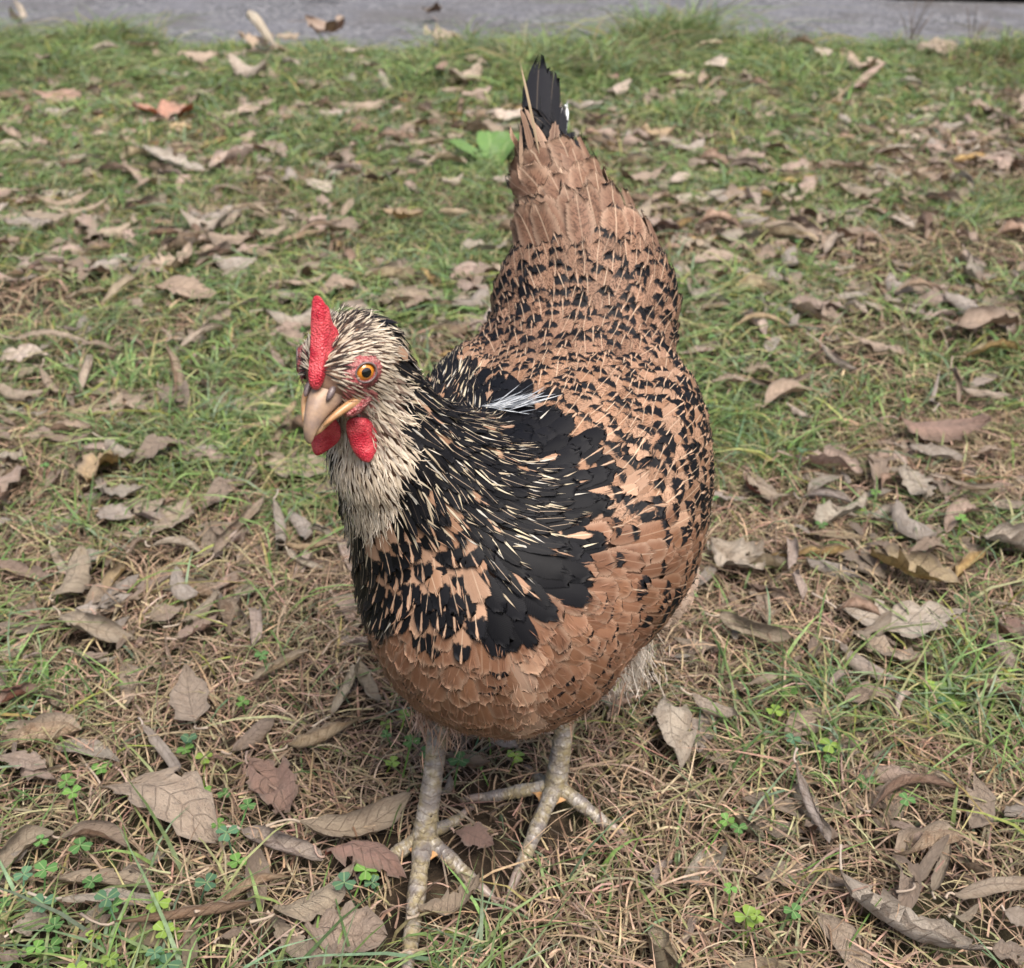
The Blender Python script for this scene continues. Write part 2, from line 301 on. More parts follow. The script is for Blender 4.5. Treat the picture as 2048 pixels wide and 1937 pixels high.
def straw_mesh(name, n, y0, y1, wmul, ln=(.03, .10), rows=7, pw=1.0):
    x, y = scatter(n, y0, y1, pw); g = greenness(x, y); k = (RS.rand(len(x)) < 1.05 - .75 * g) & (y < edge_y(x) - .02); x, y = x[k], y[k]
    for (lx, ly, lr) in LEAF_DISCS:
        k = ((x - lx) ** 2 + (y - ly) ** 2 > (lr * .8) ** 2) | (RS.rand(len(x)) < .10); x, y = x[k], y[k]
    for (lx, ly) in FEET: k = ((x - lx) ** 2 + (y - ly) ** 2 > .014 ** 2) | (RS.rand(len(x)) < .06); x, y = x[k], y[k]
    n = len(x); a = RS.rand(n) * 6.283; cur = RS.randn(n) * .55; L = ln[0] + (ln[1] - ln[0]) * RS.rand(n) ** 2
    t = np.linspace(0, 1, rows); ang = a[:, None] + cur[:, None] * t; st = np.stack([np.cos(ang), np.sin(ang)], -1) * (L / rows)[:, None, None]
    xy = np.cumsum(st, 1) + np.stack([x, y], -1)[:, None]; z0 = .002 + .013 * RS.rand(n) ** 1.5; arch = .012 * RS.rand(n) ** 2.2 * (L / .06)
    z = z0[:, None] + arch[:, None] * np.sin(t * math.pi) + ((RS.rand(n) - .4) * .010)[:, None] * t + gz(x, y)[:, None]
    C = np.concatenate([xy, np.maximum(z, .001)[..., None]], -1); w = (.0005 + .0010 * RS.rand(n)) * wmul; W = w[:, None] * (1 - .4 * t)
    sd = nrm(np.stack([-np.sin(a), np.cos(a), .5 * RS.randn(n)], -1)); V, fl, tot, kk = ribbons(C, W, sd)
    c = tints(n, DRY, .42) * np.where(RS.rand(n, 1) < .22, .42, 1.05); tint = np.concatenate([np.repeat(c, kk, 0), np.ones((n * kk, 1))], 1)
    return link(name, fast_mesh(name, V, fl, tot, {'tint': tint}), M['straw'])
def clover_mesh(name, n, y0, y1):            # trefoils on short stalks, in patches
    x, y = scatter(n, y0, y1); pn = vnoise(x, y, 6, 21)
    k = (pn > .72) & (RS.rand(len(x)) < .9) & (y < 2.6); x, y = x[k], y[k]; Vs, fl, tt, tn, fu = [], [], [], [], []; off = 0
    px = [(60, 1900), (110, 1880), (250, 1900), (300, 1890), (345, 1895), (330, 1925), (90, 1925), (180, 1915), (390, 1860), (475, 1700), (800, 1525), (840, 1520), (900, 1500), (740, 1810), (765, 1790), (980, 1500), (930, 1560), (460, 1720), (380, 1505), (355, 1540), (400, 1600), (1865, 1400), (1900, 1420), (1950, 1410), (1980, 1360), (1600, 1520), (1640, 1540), (1560, 1430), (760, 1480), (1420, 1700), (1700, 1600), (30, 1800), (60, 1785), (150, 1660), (520, 1400), (1480, 1850), (1530, 1860)]
    e = np.array([gp(*q)[:2] for q in px for _ in range(2)]) + RS.randn(len(px) * 2, 2) * .009; x = np.concatenate([x, e[:, 0]]); y = np.concatenate([y, e[:, 1]])
    for i in range(len(x)):
        H = .012 + .020 * RS.rand(); tl = RS.randn(2) * .25; R = .0026 + .0020 * RS.rand(); a0 = RS.rand() * 6.28; col = np.array([(.075, .17, .055), (.10, .21, .05), (.07, .15, .09), (.16, .25, .05)])[RS.randint(4)] * (.8 + .5 * RS.rand())
        c = np.array([x[i] + tl[0] * H, y[i] + tl[1] * H, gz(x[i], y[i]) + H])
        for q in range(3):
            a = a0 + q * 2.094; d = np.array([math.cos(a), math.sin(a), .15 + .25 * RS.randn() * .5]); s = np.array([-math.sin(a), math.cos(a), 0]); pts = [c]
            for (uu, vv) in ((.35, .35), (.8, .55), (1.15, .38), (1.08, 0), (1.15, -.38), (.8, -.55), (.35, -.35)): pts.append(c + R * 1.25 * (uu * d + vv * s * 1.15 + np.array([0, 0, -.18 * abs(vv) - .1 * uu * uu + .08])))
            Vs += pts; fu += [(0, .5, .3, 1)] + [(uu, .5 + vv / 2, .3, 1) for (uu, vv) in ((.35, .35), (.8, .9), (1., .5), (1, 0), (1, -.5), (.8, -.9), (.35, -.35))]; tn += [(*col, 1)] * 8
            for j in range(1, 7): fl += [off, off + j, off + j + 1]; tt.append(3)
            off += 8
        b = np.array([x[i], y[i], gz(x[i], y[i])]); s = np.array([.0005, 0, 0]); Vs += [b - s, b + s, c + s, c - s]; tn += [(*(col * 1.2), 1)] * 4; fu += [(0, 0, 0, 1)] * 4; fl += [off, off + 1, off + 2, off + 3]; tt.append(4); off += 4
    return link(name, fast_mesh(name, np.array(Vs), fl, tt, {'tint': np.array(tn), 'fuv': np.array(fu)}), M['green'])

# ------------------------------------------------------------------ fallen leaves: each one a thing
LC = {k: tuple(1.16 * c for c in v) for k, v in dict(tan=(.44, .335, .235), pale=(.56, .48, .395), grey=(.44, .39, .34), brown=(.30, .205, .14), red=(.29, .115, .08), pink=(.43, .31, .245), orange=(.50, .17, .085), dark=(.14, .095, .070), gold=(.46, .33, .14)).items()}
CW = dict(tan='tan', pale='pale', grey='grey', brown='brown', red='reddish brown', pink='pinkish tan', orange='orange brown', dark='dark brown', gold='golden tan')
FW_ = dict(roll='rolled-up', half='half-curled', flat='flat', crum='crumpled', lobe='lobed flat')
def leaf_mesh(kind, L, W, col, seed, spots=0., rough=1.0, nu=15, nv=9):
    r = np.random.RandomState(seed); u = np.linspace(0, 1, nu)[:, None]; v = np.linspace(-1, 1, nv)[None]
    a, b = r.uniform(.75, 1.0), r.uniform(.9, 1.5); pr = (u ** a) * ((1 - u) ** (b * .75)); pr = pr / pr.max()
    if kind == 'lobe':
        pr = np.interp(u[:, 0], [0, .06, .16, .30, .40, .55, .66, .82, 1], [.03, .30, .70, .82, .62, 1., .72, .40, .02])[:, None]
    pr = np.maximum(pr, .035); ser = 1 + (.10 * np.sin(u * 60 + r.rand() * 6) + .16 * (r.rand(nu, 1) - .5)) * abs(v) ** 3
    hw = W / 2 * pr * ser; x = (u - .5) * L + 0 * v; s = v * hw                                  # s: arc across
    x = x + .05 * L * (abs(v) ** 2) * (r.rand() - .3)
    ang = dict(roll=r.uniform(4.2, 6.6), half=r.uniform(2.8, 4.8), flat=r.uniform(.15, .8), crum=r.uniform(.8, 2.4), lobe=.25)[kind] * (1 + .35 * (u - .5) * r.uniform(-1, 1))
    if kind == 'roll': hw0 = W / 2 * 1.9
    else: hw0 = W / 2
    asym = r.uniform(-.35, .35) if kind != 'roll' else r.uniform(-.9, .9)
    s = s * (hw0 / (W / 2)); k = ang / np.maximum(2 * hw0, 1e-4); th = (s + asym * hw0 * .5) * k; rad = 1 / k
    if kind == 'roll': rad = rad * (1 + .10 * np.sign(v) * abs(v))                                # spiral, so the edges do not meet
    up = -1 if (kind in ('half', 'crum') and r.rand() < .45) else 1
    yv = np.sin(th) * rad; z = (1 - np.cos(th)) * rad * up
    bend = r.uniform(-.9, .9) * (.5 if kind in ('flat', 'lobe') else 1); tw = r.uniform(-.7, .7) * (1. if kind != 'lobe' else .2)
    amp = dict(roll=.07, half=.11, flat=.075, crum=.20, lobe=.04)[kind] * W * rough
    nz = (vnoise(u * 5 + r.rand() * 50, v * 1.7 + r.rand() * 50 + 0 * u, 1, 0) - .5) * 2 + .5 * (vnoise(u * 11 + r.rand() * 50, v * 3.5 + r.rand() * 50 + 0 * u, 1, 0) - .5) * 2
    z = z + amp * nz - .008 * W * (np.cos((u * 8.5 - abs(v) * 1.4) * 6.283)) - .04 * W * np.exp(-(v / .15) ** 2)
    z = z + bend * L * .22 * ((u - .5) * 2) ** 2; yv = yv + r.uniform(-.14, .14) * L * np.sin(u * 3.1)
    t = tw * (u - .5); y2 = yv * np.cos(t) - z * np.sin(t); z2 = yv * np.sin(t) + z * np.cos(t)
    P = np.stack([x + 0 * y2, y2, z2], -1).reshape(-1, 3); fc = grid_faces(nu, nv)
    # a torn edge or an eaten hole here and there
    if kind in ('crum', 'flat', 'half') and r.rand() < .55: fc = np.delete(fc, [i for i in range(len(fc)) if r.rand() < .25 and (i % (nv - 1)) in (0, nv - 2)], 0)
    if kind in ('flat', 'crum') and r.rand() < .3: fc = np.delete(fc, [r.randint(len(fc))], 0)
    st = bez([(-.5 * L, 0, 0), (-.56 * L, r.uniform(-.1, .1) * L, .01 * L), (-.5 * L - r.uniform(.08, .3) * L, r.uniform(-.15, .15) * L, r.uniform(0, .08) * L)], 5); st[:, 1] += P[nv // 2, 1]; st[:, 2] += P[nv // 2, 2] - 0
    sv, sf, stt = tube(st, [.0009, .0008, .0007, .0007, .0010], 5); n0 = len(P)
    V = np.concatenate([P, sv]); flat = list(fc.ravel()) + [i + n0 for i in sf]; tot = [4] * len(fc) + list(stt)
    uv = np.stack([u + 0 * v, v * .5 + .5 + 0 * u, np.full((nu, nv), r.rand()), np.full((nu, nv), spots)], -1).reshape(-1, 4); uv = np.concatenate([uv, np.tile([0, .5, .3, 0], (len(sv), 1))])
    c = np.array(LC[col]) * r.uniform(.82, 1.15) * r.uniform(.95, 1.05, 3)
    tn = np.concatenate([np.tile([*c, 1], (n0, 1)), np.tile([*(c * .7), 1], (len(sv), 1))])
    return fast_mesh('fallen_leaf', V, flat, tot, {'fuv': uv, 'tint': tn})
HEN_XY = np.array([.0, .48])
def zone(x, y):
    if y > edge_y(x): return 'on the driveway'
    if y > 2.55: return 'in grass along the driveway'
    if y > 1.55: return 'halfway to the driveway'
    sd = "left" if x > .02 else "right"
    if .84 < y: return f"behind the hen's {sd} side"
    d = 'ahead of' if y < .45 else 'level with'
    if abs(x) > .22: return f"far out on the hen's {sd}, {d} it"
    if abs(x) > .10: return f"on the hen's {sd}, {d} its feet"
    return "beside the hen's feet"
def size_word(L): return 'small' if L < .045 else ('medium' if L < .085 else 'large')
NLEAF = [0]; LEAVES = []
def put_leaf(A, B, wpx, kind, col, label=None, lift=None, spots=0., roll=None, proto=None, rough=1.):
    A, B = np.array(A), np.array(B); c = (A + B) / 2; L = np.linalg.norm((B - A)[:2]); seed = 1000 + NLEAF[0]; NLEAF[0] += 1; r = np.random.RandomState(seed)
    pd = nrm(np.array([-(B - A)[1], (B - A)[0], 0.])); e0, e1 = np.array(proj(c - pd * .005)[:2]), np.array(proj(c + pd * .005)[:2]); ex = np.array(proj(B)[:2]) - np.array(proj(A)[:2]); ex = ex / max(np.linalg.norm(ex), 1e-6)
    fs = abs((e1 - e0) @ np.array([-ex[1], ex[0]])) / (.01 * F / proj(c)[2])                   # foreshortening across the leaf
    W = max(wpx, .006) * (1. if kind == 'roll' else min(1 / max(fs, .4), 1.9) if kind in ('flat', 'lobe') else min(1 / max(fs, .4), 1.5) * 1.15); W = min(W, L * dict(roll=.36, half=.56, crum=.72, flat=.8, lobe=1.)[kind])
    me = proto or leaf_mesh(kind, L, W, col, seed, spots, rough); o = link('fallen_leaf', me, M['leaf'])
    yaw = math.atan2(B[1] - A[1], B[0] - A[0]); rl = r.uniform(-.35, .35) if roll is None else roll
    o.rotation_euler = (rl, r.uniform(-.10, .10), yaw)
    from mathutils import Euler
    R = np.array(Euler(o.rotation_euler).to_matrix()); n = len(me.vertices); co = np.empty(n * 3, np.float32); me.vertices.foreach_get('co', co); co = co.reshape(-1, 3) @ R.T
    zmin = np.percentile(co[:135, 2], 4); o.location = (c[0], c[1], float(gz(c[0], c[1])) + (.016 + .003 * min(1, max(0, c[1] - .8)) + .02 * max(0, min(1, (c[1] - 2.4) / .5)) if lift is None else lift) - zmin)
    for q_ in (-.34, 0, .34): LEAF_DISCS.append((c[0] + (B - A)[0] * q_, c[1] + (B - A)[1] * q_, max(.010, W * .42)))
    sz = 'narrow ' if W < L * .30 else ('broad ' if W > L * .62 else '')
    LEAVES.append((o, c[:2], L, W, col, kind, label is not None))
    lb = label or f"{size_word(L)} {sz}{CW[col]} {FW_[kind]} leaf {zone(c[0], c[1])}"
    tag(o, lb, 'leaf', 'dead leaves scattered over the lawn'); return o
# photo pixels of the two ends, width in pixels, form, colour (, label)
LV = [
 (205,1565,423,1699,112,'flat','tan',"large flat veined tan leaf ahead of the hen's right foot, greyish, holed"),
 (392,1470,374,1358,96,'lobe','pink',"pale pinkish maple-shaped leaf lying flat in grass on the hen's right"),
 (0,1765,116,1672,42,'roll','tan'),(120,1676,262,1700,36,'roll','brown'),(134,1801,353,1808,42,'half','pale'),(92,1752,318,1783,44,'half','tan'),
 (483,1667,646,1737,46,'roll','grey',"pale grey cigar-shaped rolled leaf pointing at the hen's right foot"),(500,1560,575,1640,95,'crum','red',"crumpled reddish brown leaf standing up beside a grey rolled leaf"),
 (572,1532,712,1448,44,'roll','tan',"long tan rolled leaf under the hen's breast on its right side"),(289,1473,367,1582,40,'half','grey'),(505,1395,625,1339,24,'roll','tan'),(469,1519,540,1448,38,'half','brown'),
 (423,1850,586,1769,30,'roll','tan'),(247,1879,522,1857,32,'roll','brown'),(560,1880,722,1775,84,'half','tan'),(543,1847,617,1940,50,'flat','tan'),(28,1872,106,1840,48,'crum','pale'),
 (0,1920,70,1907,62,'crum','pink'),(-10,1420,81,1378,34,'roll','red'),(-10,1526,95,1557,42,'flat','pink'),(-5,1498,46,1490,22,'roll','tan'),(444,1900,501,1880,44,'half','brown'),(148,1900,240,1822,26,'half','brown'),
 (608,1701,818,1624,66,'half','tan',"large tan leaf arched like a roof just behind the hen's right toes"),(656,1733,806,1785,62,'crum','red',"wrinkled reddish brown leaf pressed against the hen's right outer toe"),
 (910,1685,987,1713,48,'flat','red'),(890,1543,979,1552,38,'half','brown'),(1325,1410,1358,1550,72,'crum','pale',"pale grey crinkled leaf with dark mould spots behind the hen's left foot",.8),
 (612,1880,769,1894,95,'crum','tan'),(842,1854,963,1785,44,'crum','brown'),(660,1452,715,1350,36,'half','pale'),(715,1350,757,1432,52,'half','tan'),(979,1483,1035,1511,34,'flat','pale'),
 (1681,1767,1956,1925,88,'half','grey',"large pale grey leaf with a raised midrib, ahead and left of hen"),(1817,1797,1880,1700,34,'half','brown'),(1858,1815,1907,1695,32,'half','tan'),(1903,1804,2060,1785,54,'half','tan'),
 (1896,1850,1949,1823,30,'half','tan'),(2005,1834,2060,1861,44,'flat','pale'),(1980,1906,2060,1906,46,'crum','tan'),(1590,1563,1673,1714,36,'roll','grey',"slender grey rolled leaf lying alone in dry straw on the hen's left"),
 (1734,1623,1911,1582,30,'roll','brown'),(1681,1295,1790,1378,36,'half','pale'),(1786,1450,1820,1390,24,'roll','pale'),(1926,1374,2060,1431,60,'half','tan'),(1432,1265,1575,1307,36,'roll','tan'),(1730,1299,1850,1340,52,'crum','tan'),
 (1379,1423,1473,1454,42,'half','pale'),(1492,1382,1556,1367,26,'half','tan'),(2005,1255,2060,1284,62,'flat','red'),(1985,1356,2024,1295,44,'flat','tan'),
 (1740,1119,1912,1200,78,'half','gold',"broad golden tan leaf folded like a tent on the hen's left"),(1670,1230,1919,1247,62,'flat','pale'),(1424,1106,1525,1160,58,'crum','pale'),(1791,880,1969,887,48,'half','red'),(1811,904,1919,937,28,'half','grey'),
 (1589,931,1723,961,44,'half','pink'),(1602,1001,1717,1015,24,'roll','grey'),(1804,951,1845,1020,56,'crum','grey'),(1670,1028,1713,1045,20,'half','grey'),(1747,1048,1804,1032,22,'half','pale'),(1885,981,2000,1001,16,'roll','tan'),
 (1952,917,2003,910,18,'half','tan'),(1491,961,1515,1005,30,'half','red'),(1713,702,1805,722,32,'half','tan'),(1926,722,2040,710,28,'half','gold'),(1942,782,1994,754,24,'flat','grey'),(1910,800,2038,814,18,'half','pale'),
 (1523,838,1624,794,30,'half','tan'),(1632,710,1713,762,18,'roll','pale'),(1423,770,1491,774,28,'half','tan'),(1491,758,1556,758,24,'half','tan'),(1491,796,1624,774,16,'roll','brown'),(1463,665,1572,661,18,'roll','tan'),
 (1375,537,1499,533,26,'flat','tan'),(1359,493,1423,509,18,'half','pale'),(1523,476,1620,474,16,'half','tan'),(1813,565,1890,593,16,'roll','tan'),(1922,517,1970,549,18,'roll','pale'),(1797,440,1825,468,28,'flat','pale'),
 (1910,484,1950,497,24,'crum','pink'),(1644,521,1680,497,20,'half','grey'),(1688,621,1733,637,18,'half','pale'),(1733,617,1757,633,22,'flat','pale'),(1580,834,1620,855,22,'half','pale'),(1853,855,1882,774,16,'roll','grey'),(1886,762,1914,822,16,'roll','tan'),
 (174,983,232,929,52,'crum','gold'),(207,998,287,994,42,'flat','grey'),(203,1020,269,1042,38,'flat','pale'),(218,900,272,944,42,'half','grey'),(316,1081,381,1016,60,'flat','tan'),(276,1038,330,1002,36,'flat','tan'),
 (308,1103,412,1116,28,'roll','pale'),(261,1110,301,1090,30,'half','brown'),(116,1227,171,1132,74,'half','tan'),(98,1103,134,1154,32,'half','pale'),(7,1140,112,1169,32,'half','brown'),(145,1132,207,1103,46,'flat','pale'),(207,1190,250,1132,26,'roll','gold'),
 (210,1227,247,1208,32,'roll','grey'),(120,1245,261,1288,48,'half','tan'),(-5,1270,54,1263,32,'half','tan'),(149,1310,218,1310,20,'flat','pink'),(301,1245,367,1223,38,'flat','tan'),(363,1267,439,1201,26,'half','tan'),(356,1292,435,1245,28,'half','pink'),
 (479,1210,515,1180,34,'flat','tan'),(421,1136,537,1023,24,'roll','tan'),(562,1045,566,1132,38,'half','grey'),(573,1118,675,1103,20,'roll','tan'),(573,1122,640,1150,16,'roll','pale'),(617,1074,664,1089,26,'roll','grey'),(664,1201,700,1256,42,'flat','pink'),
 (-5,936,54,925,44,'crum','pale'),(-5,980,65,951,20,'half','tan'),(0,730,103,726,36,'crum','pale'),(33,706,200,703,15,'half','tan'),(160,793,183,733,20,'roll','pale'),(233,703,299,729,15,'roll','tan'),(0,793,93,813,32,'half','tan'),(90,759,160,813,22,'half','tan'),
 (240,803,316,803,18,'half','tan'),(240,842,303,842,30,'crum','tan'),(346,743,353,843,24,'roll','brown'),(325,800,375,830,40,'crum','dark'),(395,775,430,803,14,'roll','brown'),(422,789,476,789,16,'roll','tan'),(363,716,452,666,20,'half','pale'),(419,660,462,643,16,'half','tan'),
 (246,566,306,540,16,'roll','grey'),(306,550,389,523,48,'crum','tan'),(395,520,440,530,30,'crum','tan'),(160,517,233,507,20,'half','tan'),(27,536,93,527,16,'half','pale'),(10,570,57,566,15,'half','tan'),(140,603,213,596,16,'half','tan'),(206,620,283,580,20,'half','tan'),(150,560,193,563,28,'flat','pink'),
 (549,507,660,480,18,'roll','tan'),(566,590,660,570,18,'half','tan'),(456,623,519,620,18,'half','pale'),(486,879,595,829,24,'half','gold'),(93,879,186,876,22,'half','tan'),(90,905,190,896,16,'half','brown'),(466,819,499,813,16,'flat','pale'),(549,716,569,749,22,'flat','pink'),(336,676,363,696,22,'flat','pink'),
 (126,676,166,676,16,'half','grey'),(32,81,53,46,24,'half','pale'),(363,155,445,152,26,'half','tan'),(466,176,540,187,52,'half','grey',"big grey cone-shaped curled leaf in the tall grass near the driveway"),(505,95,547,134,24,'half','pale'),(71,212,169,219,32,'flat','red'),
 (272,247,388,240,56,'crum','orange',"crumpled orange brown leaf, the brightest one, beyond the hen"),(342,272,385,262,26,'crum','gold'),(434,265,483,261,36,'crum','red'),(473,243,529,229,32,'crum','pink'),(293,318,423,358,34,'half','grey',"long grey leaf curled up at one end, beyond a second curled grey one"),(423,356,522,310,34,'half','pale',"long pale leaf curled upwards, touching a grey curled leaf"),
 (190,346,289,374,22,'half','pink'),(162,275,219,275,30,'flat','pink'),(0,303,42,310,24,'flat','pale'),(53,290,81,297,24,'flat','pale'),(123,342,176,328,16,'half','tan'),(53,416,187,409,18,'half','tan'),(70,441,230,420,18,'half','tan'),(617,374,663,392,26,'flat','pale'),(437,448,550,445,18,'half','tan'),(617,81,681,106,34,'crum','brown'),
 (766,178,790,209,24,'half','pale'),(790,218,830,221,20,'half','orange'),(872,187,893,157,24,'half','red'),(833,230,878,242,30,'half','tan'),(681,236,766,227,26,'half','tan'),(923,218,984,209,22,'half','pink'),(690,255,760,250,18,'flat','tan'),(900,195,960,180,30,'crum','tan'),
 (872,103,911,121,34,'crum','pink'),(850,95,872,105,20,'half','tan'),(615,263,636,266,18,'crum','orange'),(845,351,935,339,22,'half','tan'),(796,299,905,296,18,'half','tan'),(878,381,929,375,20,'half','pale'),(618,375,663,384,26,'flat','pale'),(724,375,802,369,22,'crum','dark'),(763,438,848,445,26,'half','gold'),
 (684,445,709,417,16,'half','tan'),(590,490,680,470,15,'roll','tan'),(1376,68,1404,70,18,'crum','pale'),(1625,136,1640,150,22,'flat','pale'),(1690,160,1745,175,26,'half','tan'),(1725,217,1748,177,26,'half','pink'),(1603,253,1693,204,16,'roll','tan'),(1820,235,1879,235,18,'half','tan'),(1793,167,1824,172,20,'flat','tan'),
 (1222,217,1259,199,24,'half','pale'),(1209,181,1231,190,18,'crum','red'),(1820,285,1852,281,18,'flat','pale'),(1657,349,1729,353,16,'half','tan'),(1485,254,1544,244,16,'half','tan'),(1381,281,1440,290,16,'half','brown'),(1340,385,1381,362,20,'half','pale'),(1449,353,1535,362,18,'half','dark'),(1815,376,1847,353,18,'half','tan'),
 (1900,362,1942,390,16,'roll','grey'),(1790,326,1812,330,20,'flat','pale'),(1938,136,1978,118,20,'half','pale'),(622,2,690,6,22,'crum','brown'),(850,48,875,40,22,'crum','dark'),(1640,180,1660,172,16,'flat','tan'),(1300,415,1345,405,20,'half','tan'),(1410,402,1450,395,18,'half','grey'),(940,150,975,165,22,'flat','tan'),
 (1110,165,1170,160,22,'half','tan'),(700,130,725,140,22,'flat','pale'),(560,250,590,235,26,'half','pink'),(1160,178,1200,160,20,'half','pink'),(1945,330,2000,322,16,'half','tan'),(1990,215,2030,225,20,'half','tan'),(1500,600,1530,640,14,'roll','grey'),(1390,640,1460,620,16,'roll','tan'),(1370,720,1440,700,30,'flat','pink'),(1540,720,1560,690,24,'flat','grey'),
]
for q in LV:
    a, b = gp(q[0], q[1]), gp(q[2], q[3]); dep = proj((a + b) / 2)[2]
    put_leaf(a, b, q[4] * dep / F, q[5], q[6], q[7] if len(q) > 7 else None, spots=q[8] if len(q) > 8 else (.5 if RS.rand() < .25 else 0.))
protos = {}
def random_leaf(x, y, L, kind, col, as_mesh=False):
    key = (kind, col, int(RS.randint(3)))
    a = RS.rand() * 3.14 if RS.rand() < .45 else RS.randn() * .35; d = np.array([math.cos(a), math.sin(a), 0]) * L / 2; c = np.array([x, y, .01])
    return put_leaf(c - d, c + d, L * (.26 if kind == 'roll' else RS.uniform(.26, .46)), kind, col)
KC = (['half'] * 5 + ['roll'] * 3 + ['flat'] * 3 + ['crum'] * 2, ['tan'] * 6 + ['pale'] * 3 + ['brown'] * 3 + ['pink'] * 2 + ['grey'] * 2 + ['gold'])
cnt = 300 - len(LV)
while cnt > 0:
    y = .62 + 2.7 * RS.rand() ** 1.1; x = (RS.rand() * 2 - 1) * half_w(y)
    if any((x - a) ** 2 + (y - b) ** 2 < .0012 for a, b, _ in LEAF_DISCS) or (abs(x - .02) < .16 and y < .75): continue
    random_leaf(x, y, RS.uniform(.04, .09) * (1 + .2 * (y > 1.8)), random.choice(KC[0]), random.choice(KC[1])); cnt -= 1
seen = {}
for q in LEAVES: seen.setdefault(q[0]['label'], []).append(q)
for lb, qs in list(seen.items()):
    if len(qs) < 2: continue
    for q in qs:
        for s in sorted(LEAVES, key=lambda s: ((s[1] - q[1]) ** 2).sum())[1:20]:
            if (s[4], s[5]) == (q[4], q[5]) or math.dist(s[1], q[1]) > .8: continue
            cand = f"{lb.split(' leaf ')[0]} leaf beside a {size_word(s[2])} {CW[s[4]]} {FW_[s[5]]} one, {lb.split(' leaf ')[1]}"
            if len(cand.split()) > 16 or cand in seen: cand = cand.replace(size_word(s[2]) + ' ' + CW[s[4]] + ' ' + FW_[s[5]], CW[s[4]] + ' ' + FW_[s[5]])
            if len(cand.split()) > 16 or cand in seen: cand = f"{lb.split(' leaf ')[0]} leaf beside a {CW[s[4]]} {FW_[s[5]]} one, {lb.split(' leaf ')[1].split(',')[0]}"
            if len(cand.split()) <= 16 and cand not in seen: q[0]['label'] = cand; seen[cand] = [q]; break
# crumbs and small scraps of leaf beyond count
Vs, fl, tt, uvs, tns = [], [], [], [], []; off = 0; sx, sy = scatter(15000, .3, 3.3, .85)
bank = []
for i in range(24):
    k, c = random.choice(['half', 'half', 'flat', 'crum', 'roll']), random.choice(KC[1] + ['brown', 'brown', 'dark', 'grey', 'grey']); me = leaf_mesh(k, 1., random.uniform(.2, .5), c, 5000 + i, 0, 1.5, 8, 5); n = len(me.vertices)
    co = np.empty(n * 3, np.float32); me.vertices.foreach_get('co', co); f = np.array([p.vertices[:] for p in me.polygons if len(p.vertices) == 4 and max(p.vertices) < 40]).reshape(-1, 4)
    g = lambda nm: np.array([0.] * n * 4, np.float32)
    uv = np.empty(n * 4, np.float32); me.attributes['fuv'].data.foreach_get('color', uv); tn = np.empty(n * 4, np.float32); me.attributes['tint'].data.foreach_get('color', tn)
    bank.append((co.reshape(-1, 3)[:40], f, uv.reshape(-1, 4)[:40], tn.reshape(-1, 4)[:40])); bpy.data.meshes.remove(me)
for x, y in zip(sx, sy):
    if vnoise(x, y, 4, 31) < .30 + .16 * (x > .05) + .12 * RS.rand() - .10 * (x < -.1) - .06 * (y > 1.2) or y > edge_y(x) - .03 or (abs(x - .02) < .06 and .36 < y < .52) or (abs(x + .05) < .04 and y < .46): continue
    co, f, uv, tn = bank[RS.randint(24)]; s = (.012 + .045 * RS.rand() ** 1.7) * (1 + .4 * (y > 1.2)); a = RS.rand() * 6.28; R = np.array([[math.cos(a), -math.sin(a), 0], [math.sin(a), math.cos(a), 0], [0, 0, 1]])
    V = co * s @ R.T; V = V - [0, 0, V[:, 2].min()] + [x, y, float(gz(x, y)) + .005 + .010 * RS.rand()]
    Vs.append(V); fl.append((f + off).ravel()); tt += [4] * len(f); uvs.append(uv); tns.append(tn * [*([RS.uniform(.6, 1.25)] * 3), 1]); off += 40
tag(link('leaf_litter', fast_mesh('leaf_litter', np.concatenate(Vs), np.concatenate(fl), tt, {'fuv': np.concatenate(uvs), 'tint': np.concatenate(tns)}), M['leaf']), 'scraps and crumbs of dead leaves strewn through the grass', 'leaf litter', kind='stuff')

for nm, *a in (('near_grass', 66000, .28, .98, 1.0, 1.0, 5), ('lawn_grass', 95000, .95, 2.05, 1.0, 1.35, 4), ('verge_grass', 120000, 2.0, 3.75, 1.25, 1.9, 4)):
    pass
tag(grass_mesh('grass', 66000, .28, .98, 1.0, 1.0, 5), 'short green and dry lawn grass growing round the hen', 'grass', kind='stuff')
tag(grass_mesh('grass', 95000, .95, 2.05, 1.05, 1.35, 4), 'short green lawn grass stretching away behind the hen', 'grass', kind='stuff')
tag(grass_mesh('grass', 120000, 2.0, 3.75, 1.3, 1.9, 4), 'taller green grass along the edge of the driveway', 'grass', kind='stuff')
tag(straw_mesh('straw', 64000, .28, 1.0, 1.0, (.012, .058), 5), 'tangled dry straw and dead grass stems round the hen', 'straw', kind='stuff')
tag(straw_mesh('straw', 42000, .95, 2.6, 1.6, (.02, .08), 5), 'dry dead grass stems matted in the lawn behind the hen', 'straw', kind='stuff')
tag(clover_mesh('clover', 1500, .30, 2.6), 'small green clover leaves growing among the grass', 'clover', kind='stuff')

